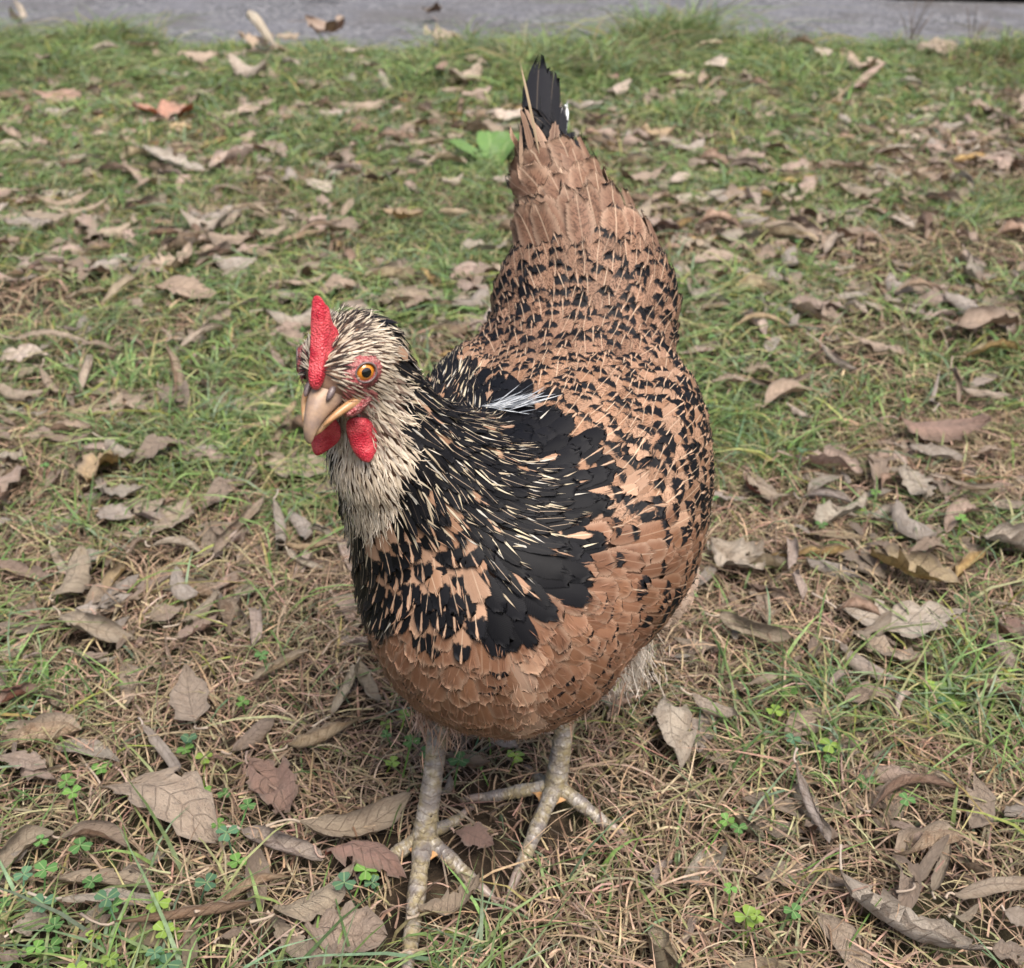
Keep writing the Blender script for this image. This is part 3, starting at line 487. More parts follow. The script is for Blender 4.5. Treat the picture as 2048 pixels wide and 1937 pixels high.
# the same lawn going on to either side of the picture
def far_sides(n):
    x = RS.uniform(-3.4, 3.4, n); y = RS.uniform(-.5, 3.6, n); k = (abs(x) > half_w(y) - .02) | (y < .30); x, y = x[k], y[k]; k = y < edge_y(np.clip(x, -3, 3)) + .02; x, y = x[k], y[k]; n = len(x); g = greenness(x, y); dry = RS.rand(n) > g * .9 + .06
    a = RS.rand(n) * 6.283; h = .016 + .026 * RS.rand(n); t = np.array([0, .5, 1.]); d = np.stack([np.cos(a), np.sin(a), 0 * a], -1); C = np.stack([x, y, gz(x, y) - .002], -1)[:, None] + d[:, None] * ((h * (.6 + 1.6 * RS.rand(n)))[:, None] * t ** 1.3)[..., None]; C[..., 2] += h[:, None] * (1 - (1 - t) ** 1.8)
    V, fl, tot, kk = ribbons(C, (.0040 + .003 * RS.rand(n))[:, None] * (1 - .5 * t), nrm(np.cross(d, [0, 0, 1]) + .4 * RS.randn(n, 3))); c = np.where(dry[:, None], tints(n, DRY), tints(n, GREENS))
    return link('grass', fast_mesh('grass', V, fl, tot, {'tint': np.concatenate([np.repeat(c, kk, 0), np.ones((n * kk, 1))], 1)}), M['blade'])
tag(far_sides(170000), 'lawn grass carrying on to either side of the hen', 'grass', kind='stuff')
# ------------------------------------------------------------------ broad-leaved weeds, dead stalks, the grey board
def weed(px, py, leaves, name, label, cat='plant', col=(.13, .24, .07), group=None):
    b = gp(px, py, 0); root = bpy.data.objects.new(name, None); COL.objects.link(root); root.location = b; tag(root, label, cat, group)
    for (az, L, W, rise) in leaves:
        a = math.radians(az); d = np.array([math.cos(a), math.sin(a), 0]); s = np.array([-math.sin(a), math.cos(a), 0]); nu, nv = 9, 5; V, uv = [], []
        for i in range(nu):
            u = i / (nu - 1); w = W / 2 * max(.06, math.sin(math.pi * min(1, u * .93 + .05) ** 1.25)) ** .8
            for j in range(nv):
                v = -1 + 2 * j / (nv - 1); V.append(d * L * u + s * v * w + np.array([0, 0, L * (rise * u - .45 * rise * u * u) + w * .35 * v * v + .06 * W * math.sin(u * 14 + v * 3)])); uv.append((u, v * .5 + .5, RS.rand() * 0 + .4, 1))
        fc = grid_faces(nu, nv); c = np.array(col) * RS.uniform(.55, .85)
        o = link('leaf', fast_mesh('weed_leaf', np.array(V), fc, [4] * len(fc), {'fuv': np.array(uv), 'tint': np.tile([*c, 1], (len(V), 1))}), M['green'], root)
    return root
weed(985, 345, [(95, .10, .05, .9), (60, .09, .055, 1.0), (150, .10, .035, .8), (20, .07, .035, .3), (190, .06, .03, .3), (340, .07, .04, .2)], 'broadleaf_weed', "pale green broad-leaved weed growing behind the hen's tail", col=(.16, .30, .10))
weed(1830, 1455, [(40, .040, .018, .7), (200, .028, .012, .5)], 'seedling', "green seedling with one upright pointed leaf on the hen's left", col=(.14, .25, .06))
weed(1740, 1475, [(170, .030, .014, .3), (-20, .026, .013, .3), (80, .02, .012, .4)], 'seedling', "low seedling with three round leaves amid straw, hen's left", col=(.17, .28, .13))
weed(1625, 1540, [(110, .030, .016, .8), (30, .022, .012, .5), (230, .02, .012, .4)], 'seedling', 'dark green leafy sprig growing out of the dry straw', col=(.09, .2, .05))
weed(605, 1052, [(95, .045, .030, .5), (10, .04, .032, .3)], 'violet_weed', 'green weed with two rounded toothed leaves beside hen\'s neck', col=(.12, .26, .08))
weed(375, 1000, [(20, .030, .018, .3), (160, .026, .016, .3)], 'plantain', 'small pale green rosette beside flat tan leaves', col=(.19, .33, .13))
weed(410, 930, [(0, .05, .02, .3), (120, .05, .022, .4), (200, .05, .02, .3), (60, .04, .02, .5)], 'plantain', 'glossy green rosette weed out on the hen\'s right side', col=(.17, .31, .13))
weed(1960, 1245, [(100, .030, .026, .4), (200, .02, .015, .3)], 'plantain', 'bluish green round-leaved weed near a red brown leaf', col=(.13, .24, .12))
weed(1460, 600, [(10, .06, .03, .3), (170, .07, .028, .2), (90, .05, .03, .3)], 'plantain', 'grey green flat weed on the lawn off the hen\'s left flank', col=(.18, .29, .17))
weed(95, 1370, [(30, .022, .009, .6), (120, .022, .008, .7), (200, .02, .009, .5), (300, .018, .008, .4)], 'leafy_weed', 'tiny leafy green weed far out on the hen\'s right', col=(.13, .26, .07))
weed(300, 440, [(0, .05, .025, .3), (120, .05, .02, .3), (220, .05, .02, .4)], 'plantain', 'flat green rosette on the lawn beyond curled grey leaves', col=(.14, .28, .10))
weed(1150, 128, [(0, .10, .05, .7), (60, .10, .05, 1), (130, .10, .045, .9), (190, .09, .04, .6)], 'broadleaf_weed', 'bright green broad-leaved clump at the driveway edge', col=(.2, .36, .07))
for (px, py, n, lab) in ((1815, 112, 7, 'dead brown forked stalks at the driveway edge, the wider clump'), (1935, 122, 5, 'thin dead brown stalks beside the driveway, the sparser clump')):
    b = gp(px, py, 0); root = bpy.data.objects.new('dead_stalk', None); COL.objects.link(root); root.location = b; tag(root, lab, 'dead plant', 'dead stalks by the driveway')
    for i in range(n):
        a = RS.rand() * 6.28; H = RS.uniform(.08, .17); t = np.array([math.cos(a) * .05, math.sin(a) * .03, H]); c = bez([(RS.randn() * .01, RS.randn() * .01, -.01), t * [.2, .2, .6], t], 6)
        V, f_, tt_ = tube(c, [.0018, .0016, .0014, .0012, .0010, .0006], 5); s = link('stem', fast_mesh('stem', V, f_, tt_, {'tint': np.tile([.16, .11, .085, 1], (len(V), 1))}), M['straw'], root)
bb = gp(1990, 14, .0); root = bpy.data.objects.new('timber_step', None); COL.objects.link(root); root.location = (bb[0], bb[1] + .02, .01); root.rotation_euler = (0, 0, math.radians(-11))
tag(root, 'grey timber step with black block as shade below at the far side of driveway', 'step')
def box(x0, x1, y0, y1, z0, z1):
    V = [(x, y, z) for z in (z0, z1) for x, y in ((x0, y0), (x1, y0), (x1, y1), (x0, y1))]; return np.array(V), [0, 3, 2, 1, 4, 5, 6, 7, 0, 1, 5, 4, 1, 2, 6, 5, 2, 3, 7, 6, 3, 0, 4, 7], [4] * 6
link('base', fast_mesh('step_shade_block', *box(-.34, 2.2, .03, .5, -.006, .045), smooth=False), M['step_shade'], root)  # solid black block in place of the shade under the board
link('board', fast_mesh('step_board', *box(-.36, 2.22, .0, .52, .0455, .085), smooth=False), M['board'], root)
# ------------------------------------------------------------------ the hen
HC = np.array([-.0685, .4075, .3210]); HF = frame((-.39, -.85, -.31))
def hp(f, l, u): return HC + f * HF[0] + l * HF[1] + u * HF[2]
ELL = [
 ('body', (.026, .520, .196), frame((-.20, -.97, -.08)), (.130, .076, .074)),
 ('breast', (-.0065, .440, .174), frame((-.2, -.95, -.35)), (.060, .0665, .072)),
 ('rump', (.045, .638, .256), frame((-.1, -.9, -.42)), (.062, .057, .047)),
 ('saddle', (.036, .590, .228), frame((-.15, -.95, -.30)), (.070, .060, .046)),
 ('wingL', (.078, .520, .195), frame((-.20, -.97, .03)), (.105, .030, .062)),
 ('wingR', (-.030, .555, .195), frame((-.20, -.97, .03)), (.105, .030, .062)),
 ('thighR', (-.034, .474, .108), frame((-.2, -.97, 0)), (.026, .024, .036)),
 ('thighL', (.032, .492, .105), frame((-.2, -.97, 0)), (.028, .024, .036)),
 ('vent', (.066, .545, .125), frame((-.2, -.97, 0)), (.045, .045, .040)),
 ('skull', hp(-.002, 0, .001), HF, (.022, .0165, .0150)),
 ('cheek', hp(-.008, .001, -.008), HF, (.017, .0160, .014))]
CON = [('neck', [hp(-.011, .002, -.010), (-.0515, .430, .268), (-.024, .456, .212)], [.0165, .032, .060]),
 ('tail', [(.044, .655, .282), (.028, .685, .320), (.013, .712, .352)], [.040, .022, .008])]
NAMES = [e[0] for e in ELL] + [c[0] for c in CON]; K = .011
def sd_parts(P):
    out = []
    for _, c, R, s in ELL:
        q = (P - np.array(c)) @ R.T; s = np.array(s); k0 = np.linalg.norm(q / s, axis=-1); k1 = np.linalg.norm(q / (s * s), axis=-1); out.append(k0 * (k0 - 1) / np.maximum(k1, 1e-9))
    for _, pts, rs in CON:
        best = None
        for i in range(len(pts) - 1):
            a = np.array(pts[i]); ab = np.array(pts[i + 1]) - a; t = np.clip(((P - a) @ ab) / (ab @ ab), 0, 1)
            d = np.linalg.norm(P - a - t[..., None] * ab, axis=-1) - (rs[i] + (rs[i + 1] - rs[i]) * t); best = d if best is None else np.minimum(best, d)
        out.append(best)
    return np.stack(out, -1)
def sdf(P):
    D = sd_parts(P); m = D.min(-1); return m - K * .5 * np.log(np.exp(-(D - m[..., None]) / (K * .5)).sum(-1)) + .0022
def grad(P, h=.0012):
    k = np.array([(1, -1, -1), (-1, -1, 1), (-1, 1, -1), (1, 1, 1)], float); g = 0
    for q in k: g = g + q * sdf(P + q * h)[..., None]
    return nrm(g)
def snap(P, it=2):
    for _ in range(it): P = P - grad(P) * sdf(P)[..., None]
    return P
def hit(px, py):                             # photo pixel -> point on the hen's surface
    d = ray(px, py); t = .25
    for _ in range(60):
        p = CAM + d * t; s = float(sdf(p[None])[0])
        if s < 2e-4: return p
        t += s * .8
        if t > 1: return None
def surface_nets(lo, hi, h):
    ax = [np.arange(lo[i], hi[i], h) for i in range(3)]; S = np.empty([len(a) for a in ax], np.float32)
    for i, x in enumerate(ax[0]):
        g = np.stack(np.meshgrid([x], ax[1], ax[2], indexing='ij'), -1)[0]; S[i] = sdf(g)
    neg = S < 0; n = np.array(S.shape) - 1; c = np.zeros(n, int); sl = lambda d: tuple(slice(d[i], d[i] + n[i]) for i in range(3))
    cs = [(i, j, k) for i in (0, 1) for j in (0, 1) for k in (0, 1)]
    for d in cs: c += neg[sl(d)]
    act = (c > 0) & (c < 8); idx = -np.ones(n, int); idx[act] = np.arange(act.sum()); I = np.argwhere(act)
    V = np.array(lo) + (I + .5) * h; V = snap(V, 3); fs = []
    for a in range(3):
        b, e = (a + 1) % 3, (a + 2) % 3; s0 = neg; s1 = np.roll(neg, -1, a); ch = s0 != s1; P = np.argwhere(ch)
        P = P[(P[:, a] < n[a]) & (P[:, b] > 0) & (P[:, e] > 0) & (P[:, b] < n[b]) & (P[:, e] < n[e])]
        def at(db, de):
            Q = P.copy(); Q[:, b] -= db; Q[:, e] -= de; return idx[Q[:, 0], Q[:, 1], Q[:, 2]]
        q = np.stack([at(1, 1), at(0, 1), at(0, 0), at(1, 0)], -1); fl = ~s0[P[:, 0], P[:, 1], P[:, 2]]; q[fl] = q[fl][:, ::-1]; fs.append(q)
    return V, np.concatenate(fs)
ROOT = np.array([-.012, .457, 0.])
hen = bpy.data.objects.new('hen', None); COL.objects.link(hen); hen.location = ROOT
tag(hen, 'brown, black and cream hen with red comb standing on the lawn', 'hen')
def hpart(name, V, fl, tt, mat, attrs=None, parent=None, kind=None, smooth=True):
    o = link(name, fast_mesh(name, np.asarray(V) - ROOT, fl, tt, attrs, smooth), mat, parent or hen)
    if kind: o['kind'] = kind
    return o
BV, BFc = surface_nets((-.16, .33, .04), (.19, .80, .44), .0035)
hd_ = np.linalg.norm(BV - HC, axis=-1); hpart('body', BV - grad(BV) * np.interp(hd_, [.03, .06], [.0012, .0040])[:, None], BFc, [4] * len(BFc), M['skin'])

# flow of the plumage: one direction per body region, blended
FLOW = dict(body=(.2, .96, -.10), breast=(.10, .55, -.80), rump=(-.02, .72, .50), saddle=(.1, .92, .22), wingL=(.2, .95, -.22), wingR=(.15, .95, -.22), thighR=(0, .25, -1), thighL=(.05, .25, -1), vent=(.15, .8, -.6),
    skull=-HF[0] * .85 - HF[2] * .25, cheek=-HF[0] * .7 - HF[2] * .6, neck=(.35, .28, -.88), tail=(-.36, .40, .84))
FL = np.array([nrm(FLOW[n]) for n in NAMES])
BLAT = frame((-.20, -.98, 0))[1]; BCEN = np.array([.026, .52, .2])
def flow(P, Nn):
    D = sd_parts(P); D[..., NAMES.index('neck')] -= .010; w = np.exp(-(D - D.min(-1, keepdims=True)) / .014); w /= w.sum(-1, keepdims=True); f = w @ FL
    lat = (P - BCEN) @ BLAT; out = BLAT[None] * (np.clip(lat / .07, -1, 1) * .35)[:, None]
    wi = lambda n: w[:, NAMES.index(n)][:, None]
    f = f + out * (wi('rump') * 1.6 + wi('tail') * 2.0 + wi('body') * .4 + wi('breast') * .6) + np.array([.22, .15, -.2]) * (wi('neck') * np.clip(Nn[:, :1] * 1.2, 0, 1)) * np.clip((.30 - P[:, 2:3]) / .06, 0, 1) * .8
    f = f - Nn * (f * Nn).sum(-1, keepdims=True); return nrm(f), w
def inpoly(x, y, poly):
    r = np.zeros(len(x), bool); p = np.array(poly, float); j = len(p) - 1
    for i in range(len(p)):
        c = ((p[i, 1] > y) != (p[j, 1] > y)) & (x < (p[j, 0] - p[i, 0]) * (y - p[i, 1]) / (p[j, 1] - p[i, 1] + 1e-9) + p[i, 0]); r ^= c; j = i
    return r
# colour zones of the plumage, traced on the photograph (its 1984-pixel view)
ZN = dict(
 throat=[(560, 760), (800, 740), (822, 820), (840, 930), (800, 1000), (775, 1040), (745, 1085), (715, 1060), (690, 1080), (650, 1010), (630, 930)],
 mott=[(775, 930), (850, 970), (960, 1090), (955, 1255), (860, 1265), (770, 1225), (690, 1165), (680, 1090), (745, 1075), (790, 1010)],
 leftblk=[(620, 930), (665, 1010), (700, 1090), (725, 1150), (765, 1228), (715, 1225), (670, 1160), (640, 1050)],
 hack=[(700, 600), (850, 620), (920, 720), (975, 850), (1060, 910), (1110, 950), (1110, 1010), (1060, 1070), (1000, 1150), (960, 1120), (900, 1040), (790, 1040), (770, 960), (825, 900), (815, 780), (790, 690), (740, 640)],
 cape=[(850, 725), (1000, 730), (1085, 825), (1165, 870), (1168, 960), (1150, 1110), (1075, 1170), (1035, 1245), (930, 1255), (945, 1130), (1000, 1090), (1080, 980), (1050, 920), (960, 860)])
def zones(P, Nn):
    fl_, _ = flow(P, Nn); Q = P + fl_ * .014; away = ((P - CAM) * Nn).sum(-1) > 0; Q[away] -= 2 * ((Q[away] - BCEN) @ BLAT)[:, None] * BLAT
    x, y, _ = proj(Q); x = x * 1984 / 2048 + RS.randn(len(x)) * 9; y = y * 1984 / 2048 + RS.randn(len(x)) * 9
    D = sd_parts(P); prim = np.array(NAMES)[D.argmin(-1)]; z = np.full(len(P), 'wing', dtype='<U8')
    z[np.isin(prim, ['breast'])] = 'cinn'; z[(y > 1165) & (x < 1180)] = 'cinn'; z[(prim == 'body') & (y < 860)] = 'back'; z[(y < 880) & (x < 1180) & (prim != 'skull') & (prim != 'cheek')] = 'back'
    z[(prim == 'rump') | (np.isin(prim, ['body', 'saddle']) & (y < 690))] = 'sad'; z[(prim == 'tail') | ((prim == 'rump') & (y < 480))] = 'cov'; z[(prim == 'neck') & (y < 1300)] = 'hack'
    z[(z == 'cov') & (y < 345)] = 'tblk'
    z[np.isin(prim, ['thighR', 'thighL', 'vent'])] = 'fluff'
    bd = ~np.isin(z, ['sad', 'cov', 'tblk'])
    for k in ('mott', 'cape', 'hack', 'leftblk', 'throat'): z[inpoly(x, y, ZN[k]) & bd] = k
    h = np.isin(prim, ['skull', 'cheek']); nk = (P - HC) @ HF[0]
    z[h] = 'hack'; z[h & (nk > -.014)] = 'face'; z[h & (nk <= -.014) & inpoly(x, y, ZN['hack'])] = 'hack'
    z[h & (x < 640) & (nk < -.004)] = 'throat'; return z
# spacing, length, width, lift, point shape (0 round .. 1 lance)
SP = dict(face=(.0011, .0056, .0009, .10, 1.), throat=(.0016, .0085, .0016, .05, .9), hack=(.0034, .021, .0064, .09, .8), cape=(.0060, .024, .0125, .07, .25), mott=(.0055, .022, .0110, .075, .2), leftblk=(.0045, .022, .009, .08, .5), cinn=(.0060, .020, .0130, .055, .0),
    wing=(.0062, .023, .0120, .06, .1), back=(.0052, .020, .0105, .075, .15), sad=(.0056, .027, .0120, .075, .3), cov=(.0088, .042, .0200, .13, .15), tblk=(.008, .04, .014, .06, .2), fluff=(.005, .016, .009, .1, .5))
# candidate points: random on the surface, thinned to the spacing of their zone
tri = np.concatenate([BFc[:, [0, 1, 2]], BFc[:, [0, 2, 3]]]); ar = np.linalg.norm(np.cross(BV[tri[:, 1]] - BV[tri[:, 0]], BV[tri[:, 2]] - BV[tri[:, 0]]), axis=-1)
cx = BV[tri].mean(1); den = ar * np.where(((cx - HC) ** 2).sum(-1) < .034 ** 2, 14, np.where(cx[:, 2] > .2, 2.2, 1)); ti = RS.choice(len(tri), 110000, p=den / den.sum()); b = RS.rand(110000, 2); b = np.where(b.sum(1, keepdims=True) > 1, 1 - b, b)
CP = BV[tri[ti, 0]] + (BV[tri[ti, 1]] - BV[tri[ti, 0]]) * b[:, :1] + (BV[tri[ti, 2]] - BV[tri[ti, 0]]) * b[:, 1:]
CP = snap(CP, 1); CN = grad(CP); CZ = zones(CP, CN); hash_ = {}; keep = []; EYE = [hp(.006, .0155, .004), hp(.006, -.0155, .004)]
for i in range(len(CP)):
    s = SP[CZ[i]][0]; p = CP[i]
    if CZ[i] == 'face' and (min(np.linalg.norm(p - e) for e in EYE) < .0068 or (p - HC) @ HF[0] > .0155): continue
    c = tuple((p // .0086).astype(int)); ok = True
    for dx in (-1, 0, 1):
        for dy in (-1, 0, 1):
            for dz in (-1, 0, 1):
                for j in hash_.get((c[0] + dx, c[1] + dy, c[2] + dz), ()):
                    if ((CP[j] - p) ** 2).sum() < (.5 * (s + SP[CZ[j]][0])) ** 2: ok = False; break
                if not ok: break
            if not ok: break
        if not ok: break
    if ok: hash_.setdefault(c, []).append(i); keep.append(i)
FP, FN, FZ = CP[keep], CN[keep], CZ[keep]; FD, FWt = flow(FP, FN); NF = len(FP)
FD = nrm(FD + .13 * np.cross(FN, FD) * RS.randn(NF, 1)); pr = np.array([SP[z] for z in FZ]); jit = lambda a: 1 + a * (RS.rand(NF) * 2 - 1)
FLn, FWd, FLi, FSh = pr[:, 1] * jit(.15), pr[:, 2] * jit(.18), pr[:, 3] * jit(.4), pr[:, 4]
US = np.array([0, .18, .38, .58, .74, .86, .94, 1.]); VS = np.array([-1, -.5, 0, .5, 1.])
def prof(u, sh):
    rd = np.minimum(1, (u / .32 + .02)) ** .55 * np.sqrt(np.maximum(0, 1 - (np.maximum(0, u - .52) / .485) ** 2.3)); ln = np.minimum(1, u / .3 + .05) ** .6 * (1 - np.maximum(0, u - .25) / .76) ** .75; return np.maximum(rd * (1 - sh) + ln * sh, .04)
def feathers(P, D, Nn, L, W, lift, sh, onbody=True, US=US, VS=VS, curl=None, base_off=.0002):
    n = len(P); S = np.cross(Nn, D); u = US[None, :, None]; v = VS[None, None, :]
    w = prof(US[None], sh[:, None])[:, :, None] * W[:, None, None] / 2; w = w * (1 + .22 * (RS.rand(n, len(US), 1) - .5) * (u > .5)); du = -.10 * np.abs(v) ** 2 * (u > .9) + .035 * RS.randn(n, len(US), len(VS)) * (u > .8)
    X = P[:, None, None] + D[:, None, None] * ((u + du) * L[:, None, None])[..., None] + S[:, None, None] * (v * w)[..., None]
    if onbody:
        sh_ = X.shape; Y = snap(X.reshape(-1, 3), 1); G = grad(Y).reshape(sh_); X = Y.reshape(sh_)
    else: G = np.broadcast_to(Nn[:, None, None], X.shape)
    off = base_off + lift[:, None, None] * L[:, None, None] * u ** 1.25 - .10 * w * (v ** 2) + (RS.rand(n, 1, 1) * .0012) * u
    if curl is not None: off = off + curl[:, None, None] * L[:, None, None] * u ** 2
    X = X + G * off[..., None]; fuv = np.stack([u + 0 * off, v * .5 + .5 + 0 * off, np.broadcast_to(RS.rand(n, 1, 1), off.shape), off * 0 + 1], -1)
    return X.reshape(n, -1, 3), fuv.reshape(n, -1, 4)
pal = lambda z, opts: np.array(opts)[RS.randint(len(opts), size=z)]
TAN = [(.31, .182, .116), (.265, .148, .09), (.35, .213, .14)]; CIN = [(.178, .088, .052), (.20, .101, .06), (.158, .076, .044), (.187, .092, .052)]; BLK = [(.005, .005, .0065), (.007, .007, .009), (.0035, .0035, .005)]; CRM = [(.54, .455, .35), (.47, .385, .29), (.60, .52, .42)]; BRN = [(.235, .135, .088), (.195, .112, .073), (.265, .155, .103)]
cb = np.zeros((NF, 3)); ct = np.zeros((NF, 3)); pA = np.zeros((NF, 4)); pB = np.zeros((NF, 3)); pB[:, 1] = FLn / .06
def setz(m, base, tip, size, notch, shaft, lace, verm):
    k = int(m.sum()); R = lambda r: r[0] + (r[1] - r[0]) * RS.rand(k)
    cb[m] = pal(k, base); ct[m] = pal(k, tip); pA[m] = np.stack([R(size), R(notch), R(shaft), R(lace)], -1); pB[m, 0] = R(verm)
z = FZ; r_ = RS.rand(NF); fx, fy, fz = proj(FP); fx *= 1984 / 2048; fy *= 1984 / 2048
setz(z == 'wing', TAN, BLK, (.30, .50), (.1, .5), (.4, .9), (.1, .3), (.1, .7)); m = (z == 'wing') & (r_ < .16); setz(m, TAN, TAN, (0, 0), (0, .1), (.4, 1), (.2, .6), (0, .5))
m = (z == 'wing') & (fy > 1030); setz(m, CIN, BLK, (.22, .40), (.1, .6), (.2, .8), (.2, .5), (0, .3)); m = m & (r_ < .38); setz(m, CIN, CIN, (0, 0), (0, .1), (.1, .5), (.4, .8), (0, .1))
setz(z == 'back', TAN, BLK, (.18, .36), (.1, .6), (.4, .9), (.1, .3), (.3, .85)); setz(z == 'sad', BRN, BLK, (.10, .26), (.1, .6), (.4, .8), (.1, .3), (.4, .9)); DBR = [(.19, .105, .068), (.165, .09, .058), (.215, .12, .08)]; setz(z == 'cov', DBR, BLK, (.05, .15), (.0, .2), (.3, .7), (.4, .9), (.2, .6)); m = (z == 'cov') & (r_ < .25); setz(m, DBR, DBR, (0, 0), (0, .1), (.3, .7), (.4, .9), (.2, .6))
m = (z == 'sad') & (fy > 560); setz(m, BRN, BLK, (.16, .40), (.1, .6), (.4, .9), (.1, .2), (.5, .95))
setz(z == 'cinn', CIN, CIN, (0, 0), (0, .1), (.0, .25), (.35, .8), (0, .12)); m = (z == 'cinn') & (r_ < np.where(fx > 1040, .55, .10)); setz(m, CIN, BLK, (.10, .22), (.4, .9), (.0, .3), (.4, .8), (0, .05))
m = (z == 'cinn') & (abs(fx - 1008 - RS.randn(NF) * 10) < 13) & (fy > 1225); setz(m, [(.34, .20, .13), (.40, .26, .185)], CIN, (0, 0), (0, .1), (.1, .5), (.6, 1), (0, 0))
setz(z == 'mott', TAN, BLK, (.40, .62), (.1, .5), (.3, .9), (0, .2), (0, .1)); m = (z == 'mott') & (r_ < .05); setz(m, TAN, TAN, (0, 0), (0, .1), (.3, .8), (.3, .6), (0, .1))
setz(z == 'tblk', BLK, BLK, (0, 0), (0, .1), (0, .2), (0, 0), (0, 0)); setz(z == 'cape', BLK, BLK, (0, 0), (0, .1), (0, .0), (0, 0), (0, 0)); m = (z == 'cape') & (r_ < .10); setz(m, TAN, BLK, (.5, .7), (.2, .6), (.6, 1), (0, 0), (0, 0))
setz(z == 'hack', BLK, BLK, (0, 0), (0, .1), (0, .1), (0, 0), (0, 0)); m = (z == 'hack') & (r_ < .42); pA[m, 2] = .95; pA[m, 3] = 0; m = (z == 'hack') & (r_ > .93); setz(m, TAN, BLK, (.3, .5), (.3, .8), (.6, 1), (0, 0), (0, 0))
setz(z == 'leftblk', BLK, BLK, (0, 0), (0, .1), (0, .9), (0, .2), (0, 0)); setz(z == 'throat', CRM, [(.30, .20, .13), (.05, .04, .04), (.5, .4, .3)], (0, .12), (0, .2), (0, .2), (0, 0), (0, 0))
setz(z == 'fluff', [(.46, .33, .25), (.50, .38, .30)], CIN, (0, 0), (0, .1), (0, .1), (.4, .8), (0, 0)); m = (z == 'fluff') & (fx < 1000); setz(m, CIN, CIN, (0, 0), (0, .1), (0, .1), (.4, .8), (0, 0))
setz(z == 'face', [tuple(.84 * q for q in c) for c in CRM], CRM, (0, 0), (0, .1), (0, 0), (0, 0), (0, 0))
hl = (FP - HC) @ HF.T; m = (z == 'face') & ((abs(hl[:, 1]) < .0085) & (hl[:, 2] > .004) | (abs(hl[:, 1]) < .011) & (hl[:, 2] > .0125)) & (r_ < .5); cb[m] = pal(int(m.sum()), [(.03, .022, .02), (.06, .04, .035)]); m = (z == 'face') & (r_ < .07); cb[m] = (.07, .05, .04)
m = (z == 'face') & (hl[:, 0] > .006) & (hl[:, 2] < .004) & (r_ < .55); cb[m] = (.30, .11, .10)
m = (z == 'throat') & (hl[:, 2] > -.03) & (hl[:, 0] > -.005) & (r_ < .22); cb[m] = (.2, .14, .11)
curl = np.where(np.isin(FZ, ['cov']), .12 * RS.rand(NF), np.where(FZ == 'sad', .05 * RS.rand(NF), 0.))
FVx, FUV = feathers(FP, FD, FN, FLn, FWd, FLi, FSh, curl=curl)
GF = grid_faces(len(US), len(VS)); KV = len(US) * len(VS)
def fattr(ids, fuv):
    rp = lambda a, last=None: np.repeat(np.concatenate([a, np.ones((len(a), 1))], 1) if a.shape[1] == 3 else a, fuv.shape[1], 0)
    return {'fuv': fuv.reshape(-1, 4), 'cbase': rp(cb[ids]), 'ctip': rp(ct[ids]), 'pA': rp(pA[ids]), 'pB': rp(pB[ids])}
vis = ((FP - CAM) * FN).sum(-1) < -.02; area = FLn * FWd / fz ** 2 * vis * np.isin(FZ, ['wing', 'back', 'sad', 'cov', 'cinn', 'cape', 'mott']); single = set(np.argsort(-area)[:282])
for i in single:
    ids = np.array([i]); hpart('feather', FVx[i], GF, [4] * len(GF), M['feather'], fattr(ids, FUV[ids]))
for nm, zs in (('neck_plumage', ['hack', 'throat', 'leftblk']), ('breast_plumage', ['cinn', 'mott', 'cape', 'fluff']), ('back_plumage', ['wing', 'back', 'sad', 'cov', 'tblk']), ('face_plumage', ['face'])):
    ids = np.array([i for i in np.where(np.isin(FZ, zs))[0] if i not in single])
    fl = (GF[None] + (np.arange(len(ids)) * KV)[:, None, None]).ravel(); hpart(nm, FVx[ids].reshape(-1, 3), fl, [4] * (len(GF) * len(ids)), M['feather'], fattr(ids, FUV[ids]), kind='stuff')

# single quills: tail feathers, ragged coverts, pale wing tips
def quill(name, a, b, bend, W, nrmv, base, tip, tsize=.0, shaft=.3, lace=0., sh=.3, verm=0., curl=.05):
    a, b = np.array(a), np.array(b); D = nrm(b - a); N = nrm(np.array(nrmv) - D * (np.array(nrmv) @ D)); L = np.linalg.norm(b - a)
    us = np.linspace(0, 1, 12); V, uv = feathers(a[None], D[None], N[None], np.array([L]), np.array([W]), np.array([.0]), np.array([sh]), False, us, VS, np.array([curl])); u = np.repeat(us, len(VS)); V = V[0] + np.outer(np.sin(u * math.pi), np.array(bend)); at = {'fuv': uv[0]}
    g = grid_faces(12, len(VS)); k = len(V); at.update(cbase=np.tile([*base, 1], (k, 1)), ctip=np.tile([*tip, 1], (k, 1)), pA=np.tile([tsize, .1, shaft, lace], (k, 1)), pB=np.tile([verm, L / .06, 0, 1], (k, 1)))
    return hpart(name, V, g, [4] * len(g), M['feather'], at)
def tp(px, py, Y):                            # photo pixel at a known distance along the lawn
    d = ray(px * 2048 / 1984, py * 2048 / 1984); return CAM + d * (Y / d[1])
bk = (.016, .016, .019); tn_ = (.20, .12, .08)
for i, (ax, ay, bx_, by_, Yb, w) in enumerate([(1045, 330, 1050, 104, .745, .020), (1060, 330, 1068, 132, .742, .016), (1040, 330, 1022, 150, .748, .017), (1065, 340, 1088, 205, .735, .020), (1050, 340, 1040, 160, .738, .022), (1045, 345, 1016, 210, .742, .018), (1075, 350, 1100, 250, .728, .020), (1070, 350, 1075, 190, .732, .022), (1035, 350, 1010, 265, .735, .016), (1090, 360, 1125, 290, .72, .022), (1085, 370, 1110, 262, .722, .020)]):
    quill('tail_feather', tp(ax, ay, .685), tp(bx_, by_, Yb), (.002 * (i % 3 - 1), 0, .001), w, (.5 * (1 if i % 2 else -.8), -1, .25), bk if i != 3 else (.03, .03, .034), bk, shaft=.12, sh=.12, curl=.03)
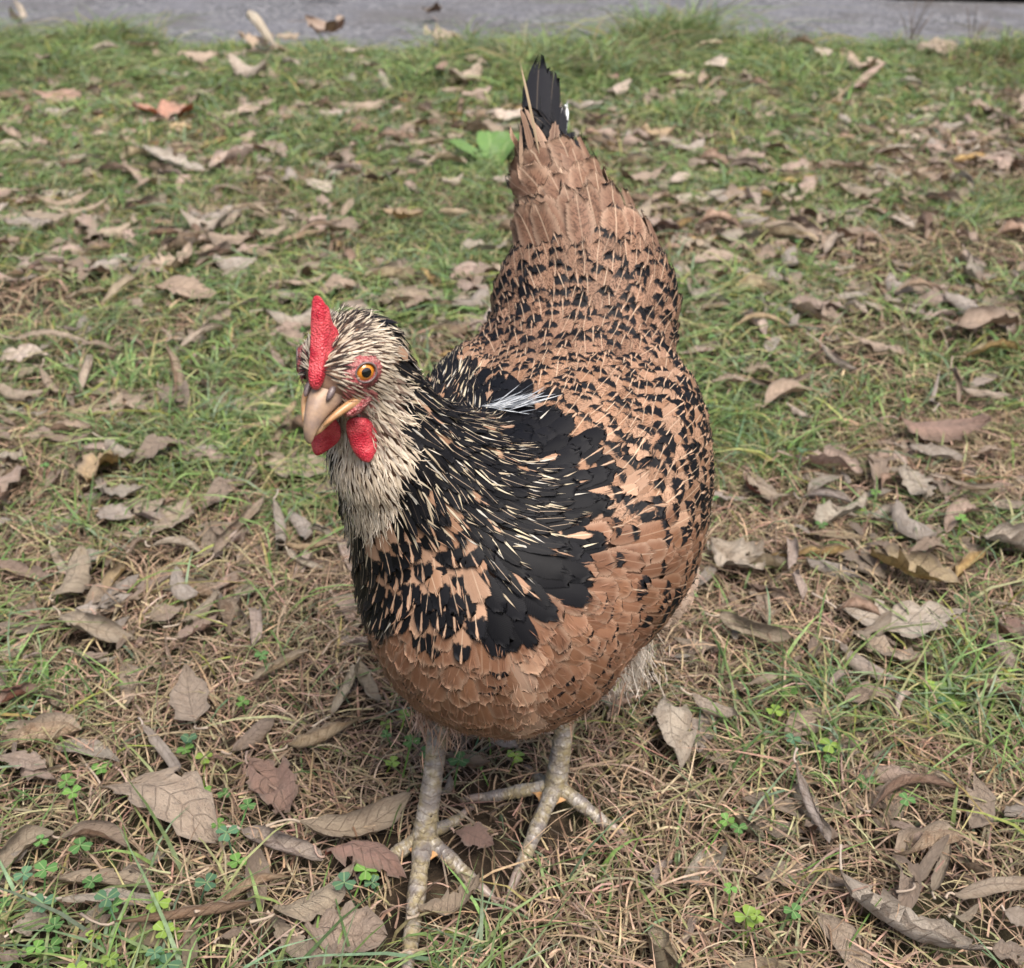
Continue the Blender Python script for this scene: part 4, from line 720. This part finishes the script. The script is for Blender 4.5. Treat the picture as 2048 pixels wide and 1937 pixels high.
quill('tail_feather', tp(1075, 330, .70), tp(1092, 198, .742), (0, 0, 0), .012, (.8, -1, .1), (.62, .64, .66), (.62, .64, .66), sh=.2)
for (ax, ay, bx_, by_, w, c) in ((1045, 300, 1006, 112, .0020, (.34, .26, .17)), (1035, 310, 1008, 205, .005, tn_), (1060, 300, 1015, 210, .004, (.26, .17, .12)), (1070, 310, 1035, 240, .004, (.42, .28, .2)), (1010, 340, 1010, 235, .003, (.28, .19, .13)), (1075, 300, 1012, 322, .003, (.45, .27, .17)), (1065, 310, 1030, 262, .005, tn_), (1070, 310, 1076, 236, .009, (.14, .085, .06)), (1090, 335, 1108, 272, .010, (.12, .075, .055))):
    quill('tail_covert', tp(ax, ay, .675 - .03 * (ay > 340)), tp(bx_, by_, .70 - .02 * (by_ > 300)), (0, -.003, .002), w, (.25 * (ax - 1070) / 60, -1, .35), c, bk, tsize=.08 if w > .015 else .0, shaft=.45, lace=.4, sh=.15 if w > .01 else .7, verm=.1)
# downy tufts: thin strands
def tuft(name, C, D, L, W, cols, spread, lift=.15):
    n = len(C); N = nrm(RS.randn(n, 3)); D = nrm(D + spread * RS.randn(n, 3)); N = nrm(N - D * (N * D).sum(-1, keepdims=True)); us = np.array([0, .35, .7, 1.]); vs = np.array([-1, 1.])
    V, uv = feathers(C, D, N, L * jit_n(n, .35), np.full(n, W), np.full(n, lift), np.full(n, .9), False, us, vs); g = grid_faces(4, 2); fl = (g[None] + (np.arange(n) * 8)[:, None, None]).ravel(); c = pal(n, cols); rp = lambda a: np.repeat(np.concatenate([a, np.ones((n, 1))], 1), 8, 0)
    hpart(name, V.reshape(-1, 3), fl, [4] * (3 * n), M['feather'], {'fuv': uv.reshape(-1, 4), 'cbase': rp(c), 'ctip': rp(c), 'pA': np.zeros((n * 8, 4)), 'pB': np.zeros((n * 8, 4))}, kind='stuff')
def jit_n(n, a): return 1 + a * (RS.rand(n) * 2 - 1)
c0 = np.array([.062, .505, .096]); q = c0 + RS.randn(2400, 3) * [.009, .010, .008] + [0, 0, .004]; tuft('thigh_down', q, np.tile([.14, .12, -.95], (2400, 1)), .012, .0005, [(.64, .57, .49), (.55, .47, .39), (.70, .64, .57)], .26)
c0 = np.array([-.040, .463, .092]); q = c0 + RS.randn(420, 3) * [.008, .008, .008]; tuft('thigh_down', q, np.tile([0, 0, -1.], (420, 1)), .016, .0010, [(.42, .27, .20), (.48, .33, .25)], .3)
c0 = np.array([.036, .492, .096]); q = c0 + RS.randn(360, 3) * [.010, .010, .008]; tuft('thigh_down', q, np.tile([0, 0, -1.], (360, 1)), .016, .0010, [(.38, .24, .17), (.46, .34, .26)], .3)
a = hit(955 * 1.0323, 800 * 1.0323); b_ = hit(1030 * 1.0323, 800 * 1.0323)
if a is not None and b_ is not None:
    t = RS.rand(130, 1); q = snap(a + (b_ - a) * t * .7 + RS.randn(130, 3) * .0035, 2); q = q + grad(q) * .0042; tuft('shoulder_down', q, nrm(flow(q, grad(q))[0] * .6 + nrm(b_ - a)), .014, .0006, [(.36, .38, .41), (.20, .22, .25), (.46, .48, .50)], .16, .03)
# cream barbs lying over the hackle and the front of the neck
ids = np.where(np.isin(FZ, ['hack', 'cape', 'leftblk']))[0]; ids = np.concatenate([ids, ids[FZ[ids] == 'hack']]); ids = ids[RS.rand(len(ids)) < np.where(FZ[ids] == 'hack', .75, np.where(FZ[ids] == 'cape', .30, .6))]
n = len(ids); us = np.array([0, .3, .65, 1.]); V, uv = feathers(FP[ids] + FD[ids] * .006 + RS.randn(n, 3) * .0012, nrm(FD[ids] + .12 * RS.randn(n, 3)), FN[ids], .013 * jit_n(n, .4), np.full(n, .0010), np.full(n, .055), np.full(n, .9), True, us, np.array([-1., 0, 1.]), None, .0008); g = grid_faces(4, 3); fl = (g[None] + (np.arange(n) * 12)[:, None, None]).ravel(); c = pal(n, [(.46, .39, .27), (.52, .45, .33), (.38, .31, .22), (.42, .39, .34)]); rp = lambda a: np.repeat(np.concatenate([a, np.ones((n, 1))], 1), 12, 0)
hpart('hackle_streaks', V.reshape(-1, 3), fl, [4] * (6 * n), M['feather'], {'fuv': uv.reshape(-1, 4), 'cbase': rp(c), 'ctip': rp(c), 'pA': np.zeros((n * 12, 4)), 'pB': np.zeros((n * 12, 4))}, kind='stuff')

# loose barbs over the body feathers, in the colour of the feather they spring from
ids = np.where(np.isin(FZ, ['cinn', 'mott', 'wing', 'fluff', 'cov', 'throat', 'face']))[0]; ids = np.repeat(ids, np.where(np.isin(FZ[ids], ['cinn', 'fluff']), 6, np.where(np.isin(FZ[ids], ['throat', 'face']), 1, 2))); ids = ids[(FZ[ids] != 'face') | ((RS.rand(len(ids)) < .45) & (np.minimum(*[np.linalg.norm(FP[ids] - e, axis=-1) for e in EYE]) > .0125))]; n = len(ids); tp_ = RS.rand(n, 1)
V, uv = feathers(FP[ids] + FD[ids] * (FLn[ids, None] * (.35 + .5 * tp_)) + np.cross(FN[ids], FD[ids]) * (FWd[ids, None] * .42 * (RS.rand(n, 1) * 2 - 1)), nrm(FD[ids] + .30 * RS.randn(n, 3)), FN[ids], .0058 * jit_n(n, .5), np.full(n, .00050), np.full(n, .10), np.full(n, .9), True, np.array([0, .5, 1.]), np.array([-1., 1.]), None, .0019)
g = grid_faces(3, 2); fl = (g[None] + (np.arange(n) * 6)[:, None, None]).ravel(); c = np.where((pA[ids, :1] > .2) & (RS.rand(n, 1) < .75), ct[ids], cb[ids] * (.7 + .65 * RS.rand(n, 1)) + .03 * RS.rand(n, 1)); rp = lambda a: np.repeat(np.concatenate([a, np.ones((n, 1))], 1), 6, 0)
hpart('loose_barbs', V.reshape(-1, 3), fl, [4] * (2 * n), M['feather'], {'fuv': uv.reshape(-1, 4), 'cbase': rp(c), 'ctip': rp(c), 'pA': np.zeros((n * 6, 4)), 'pB': np.zeros((n * 6, 4))}, kind='stuff')
# ---- head: comb, beak, eyes, wattles
prof_c = [(.0205, .001), (.0222, .006), (.0205, .0110), (.0192, .0135), (.0175, .0190), (.0160, .0200), (.0140, .0250), (.0115, .0305), (.0092, .0300), (.0070, .0340), (.0040, .0318), (.0022, .0285), (.0002, .0290), (-.0020, .0235), (-.0035, .0190), (-.0050, .0165), (-.002, .0120), (.003, .011), (.009, .009), (.015, .005)]
pc = np.array(prof_c); pc[:, 0] = .0135 - np.clip(pc[:, 1] - .005, 0, 1) * .36 + (pc[:, 0] - .0135) * np.interp(pc[:, 1], [.005, .02, .034], [.95, .50, .42]); pc[:, 1] = np.where(pc[:, 1] > .013, .013 + (pc[:, 1] - .013) * 1.04, pc[:, 1]); cen = pc.mean(0); lay = []
for s, k in ((-1., .70), (-.8, .90), (-.35, 1.), (.35, 1.), (.8, .90), (1., .70)):
    q = cen + (pc - cen) * k; th = .0029 * (1 - .25 * np.clip((q[:, 1] - .012) / .02, 0, 1)) + .0006; lay.append(np.array([hp(f, s * t_ + .0006 * math.sin(f * 900 + u_ * 500) - .0008 * max(0, (u_ - .02) * 60), u_) for (f, u_), t_ in zip(q, th)]))
V, fl, tt = loft(lay); cmb = hpart('comb', V, fl, tt, M['comb']); sub = cmb.modifiers.new('s', 'SUBSURF'); sub.levels = sub.render_levels = 2
def bring(f, u, hw, hh, n=12, sharp=.0): 
    a = np.linspace(0, 2 * math.pi, n, endpoint=False); return np.array([hp(f, hw * math.cos(t), u + hh * (math.sin(t) if math.sin(t) > 0 else .45 * math.sin(t)) * (1 + sharp * abs(math.sin(t)))) for t in a])
V, fl, tt = loft([bring(*q) for q in ((.009, -.0050, .0090, .0075), (.0145, -.0052, .0078, .0080), (.0195, -.0056, .0062, .0076), (.0235, -.0062, .0049, .0067), (.0270, -.0074, .0039, .0056), (.0302, -.0093, .0030, .0044), (.0325, -.0116, .0023, .0034), (.0335, -.0136, .0010, .0016))])
bkk = hpart('upper_beak', V, fl, tt, M['horn']); sub = bkk.modifiers.new('s', 'SUBSURF'); sub.levels = sub.render_levels = 1
V, fl, tt = loft([bring(*q) for q in ((.008, -.0100, .0085, .0030), (.016, -.0105, .0074, .0032), (.022, -.0113, .0050, .0028), (.027, -.0122, .0030, .0020), (.0295, -.0128, .0012, .0010))]); hpart('lower_beak', V, fl, tt, M['gape'])
for s in (-1, 1):
    c = bez([hp(.006, s * .0128, -.0085), hp(.014, s * .0108, -.0072), hp(.019, s * .0085, -.0064), hp(.027, s * .0046, -.0088)], 8); V, fl, tt = tube(c, [.0012, .0019, .0021, .0020, .0018, .0015, .0011, .0006], 8); hpart('beak_edge', V, fl, tt, M['gape'])
    c = bez([hp(.004, s * .0140, -.0085), hp(.012, s * .0112, -.0105), hp(.018, s * .0092, -.0100)], 6); V, fl, tt = tube(c, [.0016, .0026, .0030, .0030, .0026, .0014], 8); hpart('mouth_skin', V, fl, tt, M['eyeskin'])
    c = bez([hp(.0135, s * .0050, .0018), hp(.017, s * .0058, .0010), hp(.0210, s * .0050, -.0008)], 6); V, fl, tt = tube(c, [.0005, .0011, .0014, .0014, .0011, .0005], 8); hpart('nostril', V, fl, tt, M['nostril'])
    # eye: skin ring, ball, pupil
    ec = snap(hp(.006, s * .0155, .0040)[None])[0]; en = grad(ec[None])[0]; en = nrm(en + HF[0] * .22); e1 = nrm(np.cross(en, HF[2])); e2 = np.cross(en, e1); A = np.linspace(0, 2 * math.pi, 28, endpoint=False); rg = []
    for rr, oo in ((.0092, -.0008), (.0083, .0002), (.0072, .0006), (.0061, .0010), (.0052, .0015), (.0043, .0019), (.0037, .0010)):
        q = np.array([ec + rr * (1.05 * math.cos(t) * e1 + .92 * math.sin(t) * e2) for t in A]); 
        if rr > .005: q = snap(q, 2); q = q + grad(q) * (oo + .0003 * np.sin(A * 9 + rr * 3000))[:, None]
        else: q = q + en * (oo - (.0003 if rr < .004 else 0))
        rg.append(q)
    V, fl, tt = loft(rg, cap=False); hpart('eye_skin', V, fl, tt, M['eyeskin'])
    def cap(r, a0, n=20, m=8, cen=None):
        V = [cen + en * r]; f = []
        for i in range(1, m):
            p = a0 * i / (m - 1); V += [cen + r * (math.cos(p) * en + math.sin(p) * (math.cos(t) * e1 + math.sin(t) * e2)) for t in np.linspace(0, 6.2832, n, endpoint=False)]
        fl, tt = [], []
        for j in range(n): fl += [0, 1 + j, 1 + (j + 1) % n]; tt.append(3)
        for i in range(m - 2):
            for j in range(n): fl += [1 + i * n + j, 1 + (i + 1) * n + j, 1 + (i + 1) * n + (j + 1) % n, 1 + i * n + (j + 1) % n]; tt.append(4)
        return np.array(V), fl, tt
    ce = ec - en * .0025; eye = hpart('eye', *cap(.0049, 1.5, cen=ce), M['iris']); hpart('pupil', *cap(.00496, .42, cen=ce), M['pupil'], parent=eye)
    c = np.array([ec + en * .0018 + .0041 * (1.05 * math.cos(t) * e1 + .95 * math.sin(t) * e2) for t in np.linspace(0, 6.2832, 25)]); V, fl, tt = tube(c, [.0004] * 25, 6, up=en); hpart('eyelid', V, fl, tt, M['nostril'], parent=eye)
    # wattle
    top = hp(.0125, s * .0075, -.0165) if s > 0 else hp(.0150, -.0060, -.0150); dn = nrm(np.array([0, .0, -1.]) * .95 - HF[0] * .18 + HF[1] * s * .18); ou = nrm(-HF[0] * .75 + HF[1] * s * .55); ou = ou if s > 0 else nrm(HF[1] * .9 - HF[0] * .25); th = nrm(np.cross(dn, ou)); Lw = .0215 if s > 0 else .0225; lay = []
    ol = [(0, -.0035), (.0, .003), (.25, .0075), (.55, .0098), (.82, .0078), (.97, .0032), (1.04, -.0012), (.95, -.0042), (.72, -.0058), (.4, -.0052)]
    for k, o_ in ((.62, -.0016), (.93, -.0013), (1., 0), (.93, .0013), (.62, .0016)):
        q = np.array(ol); c_ = q.mean(0); q = c_ + (q - c_) * k * np.array([1, .92 if s > 0 else .95]); lay.append(np.array([top + dn * a_ * Lw + ou * b2 + th * (o_ + .0024 * math.sin(a_ * 2.2 + b2 * 520)) for a_, b2 in q]))
    V, fl, tt = loft(lay); w = hpart('wattle', V, fl, tt, M['comb']); sub = w.modifiers.new('s', 'SUBSURF'); sub.levels = sub.render_levels = 2

# ---- legs: shank, toes, claws, webs
def leg(J, T, toes, hal):
    J, T = np.array(J), np.array(T); n = 90; t = np.linspace(0, 1, n); c = bez([T, T * .5 + J * .5 + np.array([.001, -.002, 0]), J + np.array([0, 0, .001])], n)
    rad = np.interp(t, [0, .15, .5, .85, 1], [.0078, .0060, .0053, .0060, .0068]) * (1 + .085 * ((t * 14) % 1.0)); V, fl, tt = tube(c, rad, 14, up=(1, .2, 0)); L = hpart('leg', V, fl, tt, M['shank'], {'fuv': np.repeat(np.stack([t * 14, t, t, t], -1), 14, 0)})
    tips = []
    for (tip, r0, hump) in toes:
        tip = np.array(tip, float); d = tip - J; m = 70; tt_ = np.linspace(0, 1, m); P = bez([J + np.array([0, 0, .0005]), J + d * .4 + np.array([0, 0, hump]), J + d * .8 + np.array([0, 0, hump * .25]), tip * [1, 1, 0] + [0, 0, .0070]], m)
        P = P[: int(m * .90)]; k = np.linspace(0, 1, len(P)); rd = 1.03 * r0 * np.interp(k, [0, .25, .5, .75, 1], [1.10, .95, .90, .80, .62]) * (1 + .08 * ((k * 13) % 1.0) + .07 * np.sin(k * 19)); V, fl, t2 = tube(P, rd, 12); hpart('toe', V, fl, t2, M['shank'], {'fuv': np.repeat(np.stack([k * 13, k, k, k], -1), 12, 0)}, parent=L)
        dd = nrm(P[-1] - P[-10]); Cc = bez([P[-1] - dd * .002, P[-1] + dd * .008 + [0, 0, .0012], P[-1] + dd * .0155 + [0, 0, -.0035]], 8); V, fl, t2 = tube(Cc, r0 * .66 * np.array([1, .95, .88, .78, .64, .48, .3, .1]), 8); hpart('claw', V, fl, t2, M['claw'], parent=L); tips.append(P)
    for i in range(len(toes) - 1):
        if toes[i][0] is hal or toes[i + 1][0] is hal: continue
        A, B = tips[i], tips[i + 1]; rows = []
        for k in range(11):
            a, b = A[2 * k + 3], B[2 * k + 3]; s = np.linspace(0, 1, 7)[:, None]; sag = 4 * s * (1 - s); back = (J - (a + b) / 2) * (.30 * sag) * (k / 10.) ** .7; rows.append(a * (1 - s) + b * s + back + np.array([0, 0, .0016]) + np.array([0, 0, -.001]) * sag)
        V = np.concatenate(rows); g = grid_faces(11, 7); w = hpart('toe_web', V, g, [4] * len(g), M['web'], parent=L); so = w.modifiers.new('t', 'SOLIDIFY'); so.thickness = .0016; so.offset = 0
    return L
h1 = (-.028, .466, 0); leg((-.0495, .437, .018), (-.039, .464, .092), [((-.0790, .424, 0), .0044, .006), ((-.0535, .3560, 0), .0050, .007), ((-.0150, .410, 0), .0044, .006), (h1, .0036, .003)], h1)
h2 = (.012, .500, 0); leg((.0255, .472, .021), (.0345, .497, .095), [((-.0225, .478, 0), .0040, .006), ((.0010, .416, 0), .0046, .007), ((.059, .455, 0), .0044, .006), (h2, .0034, .003)], h2)
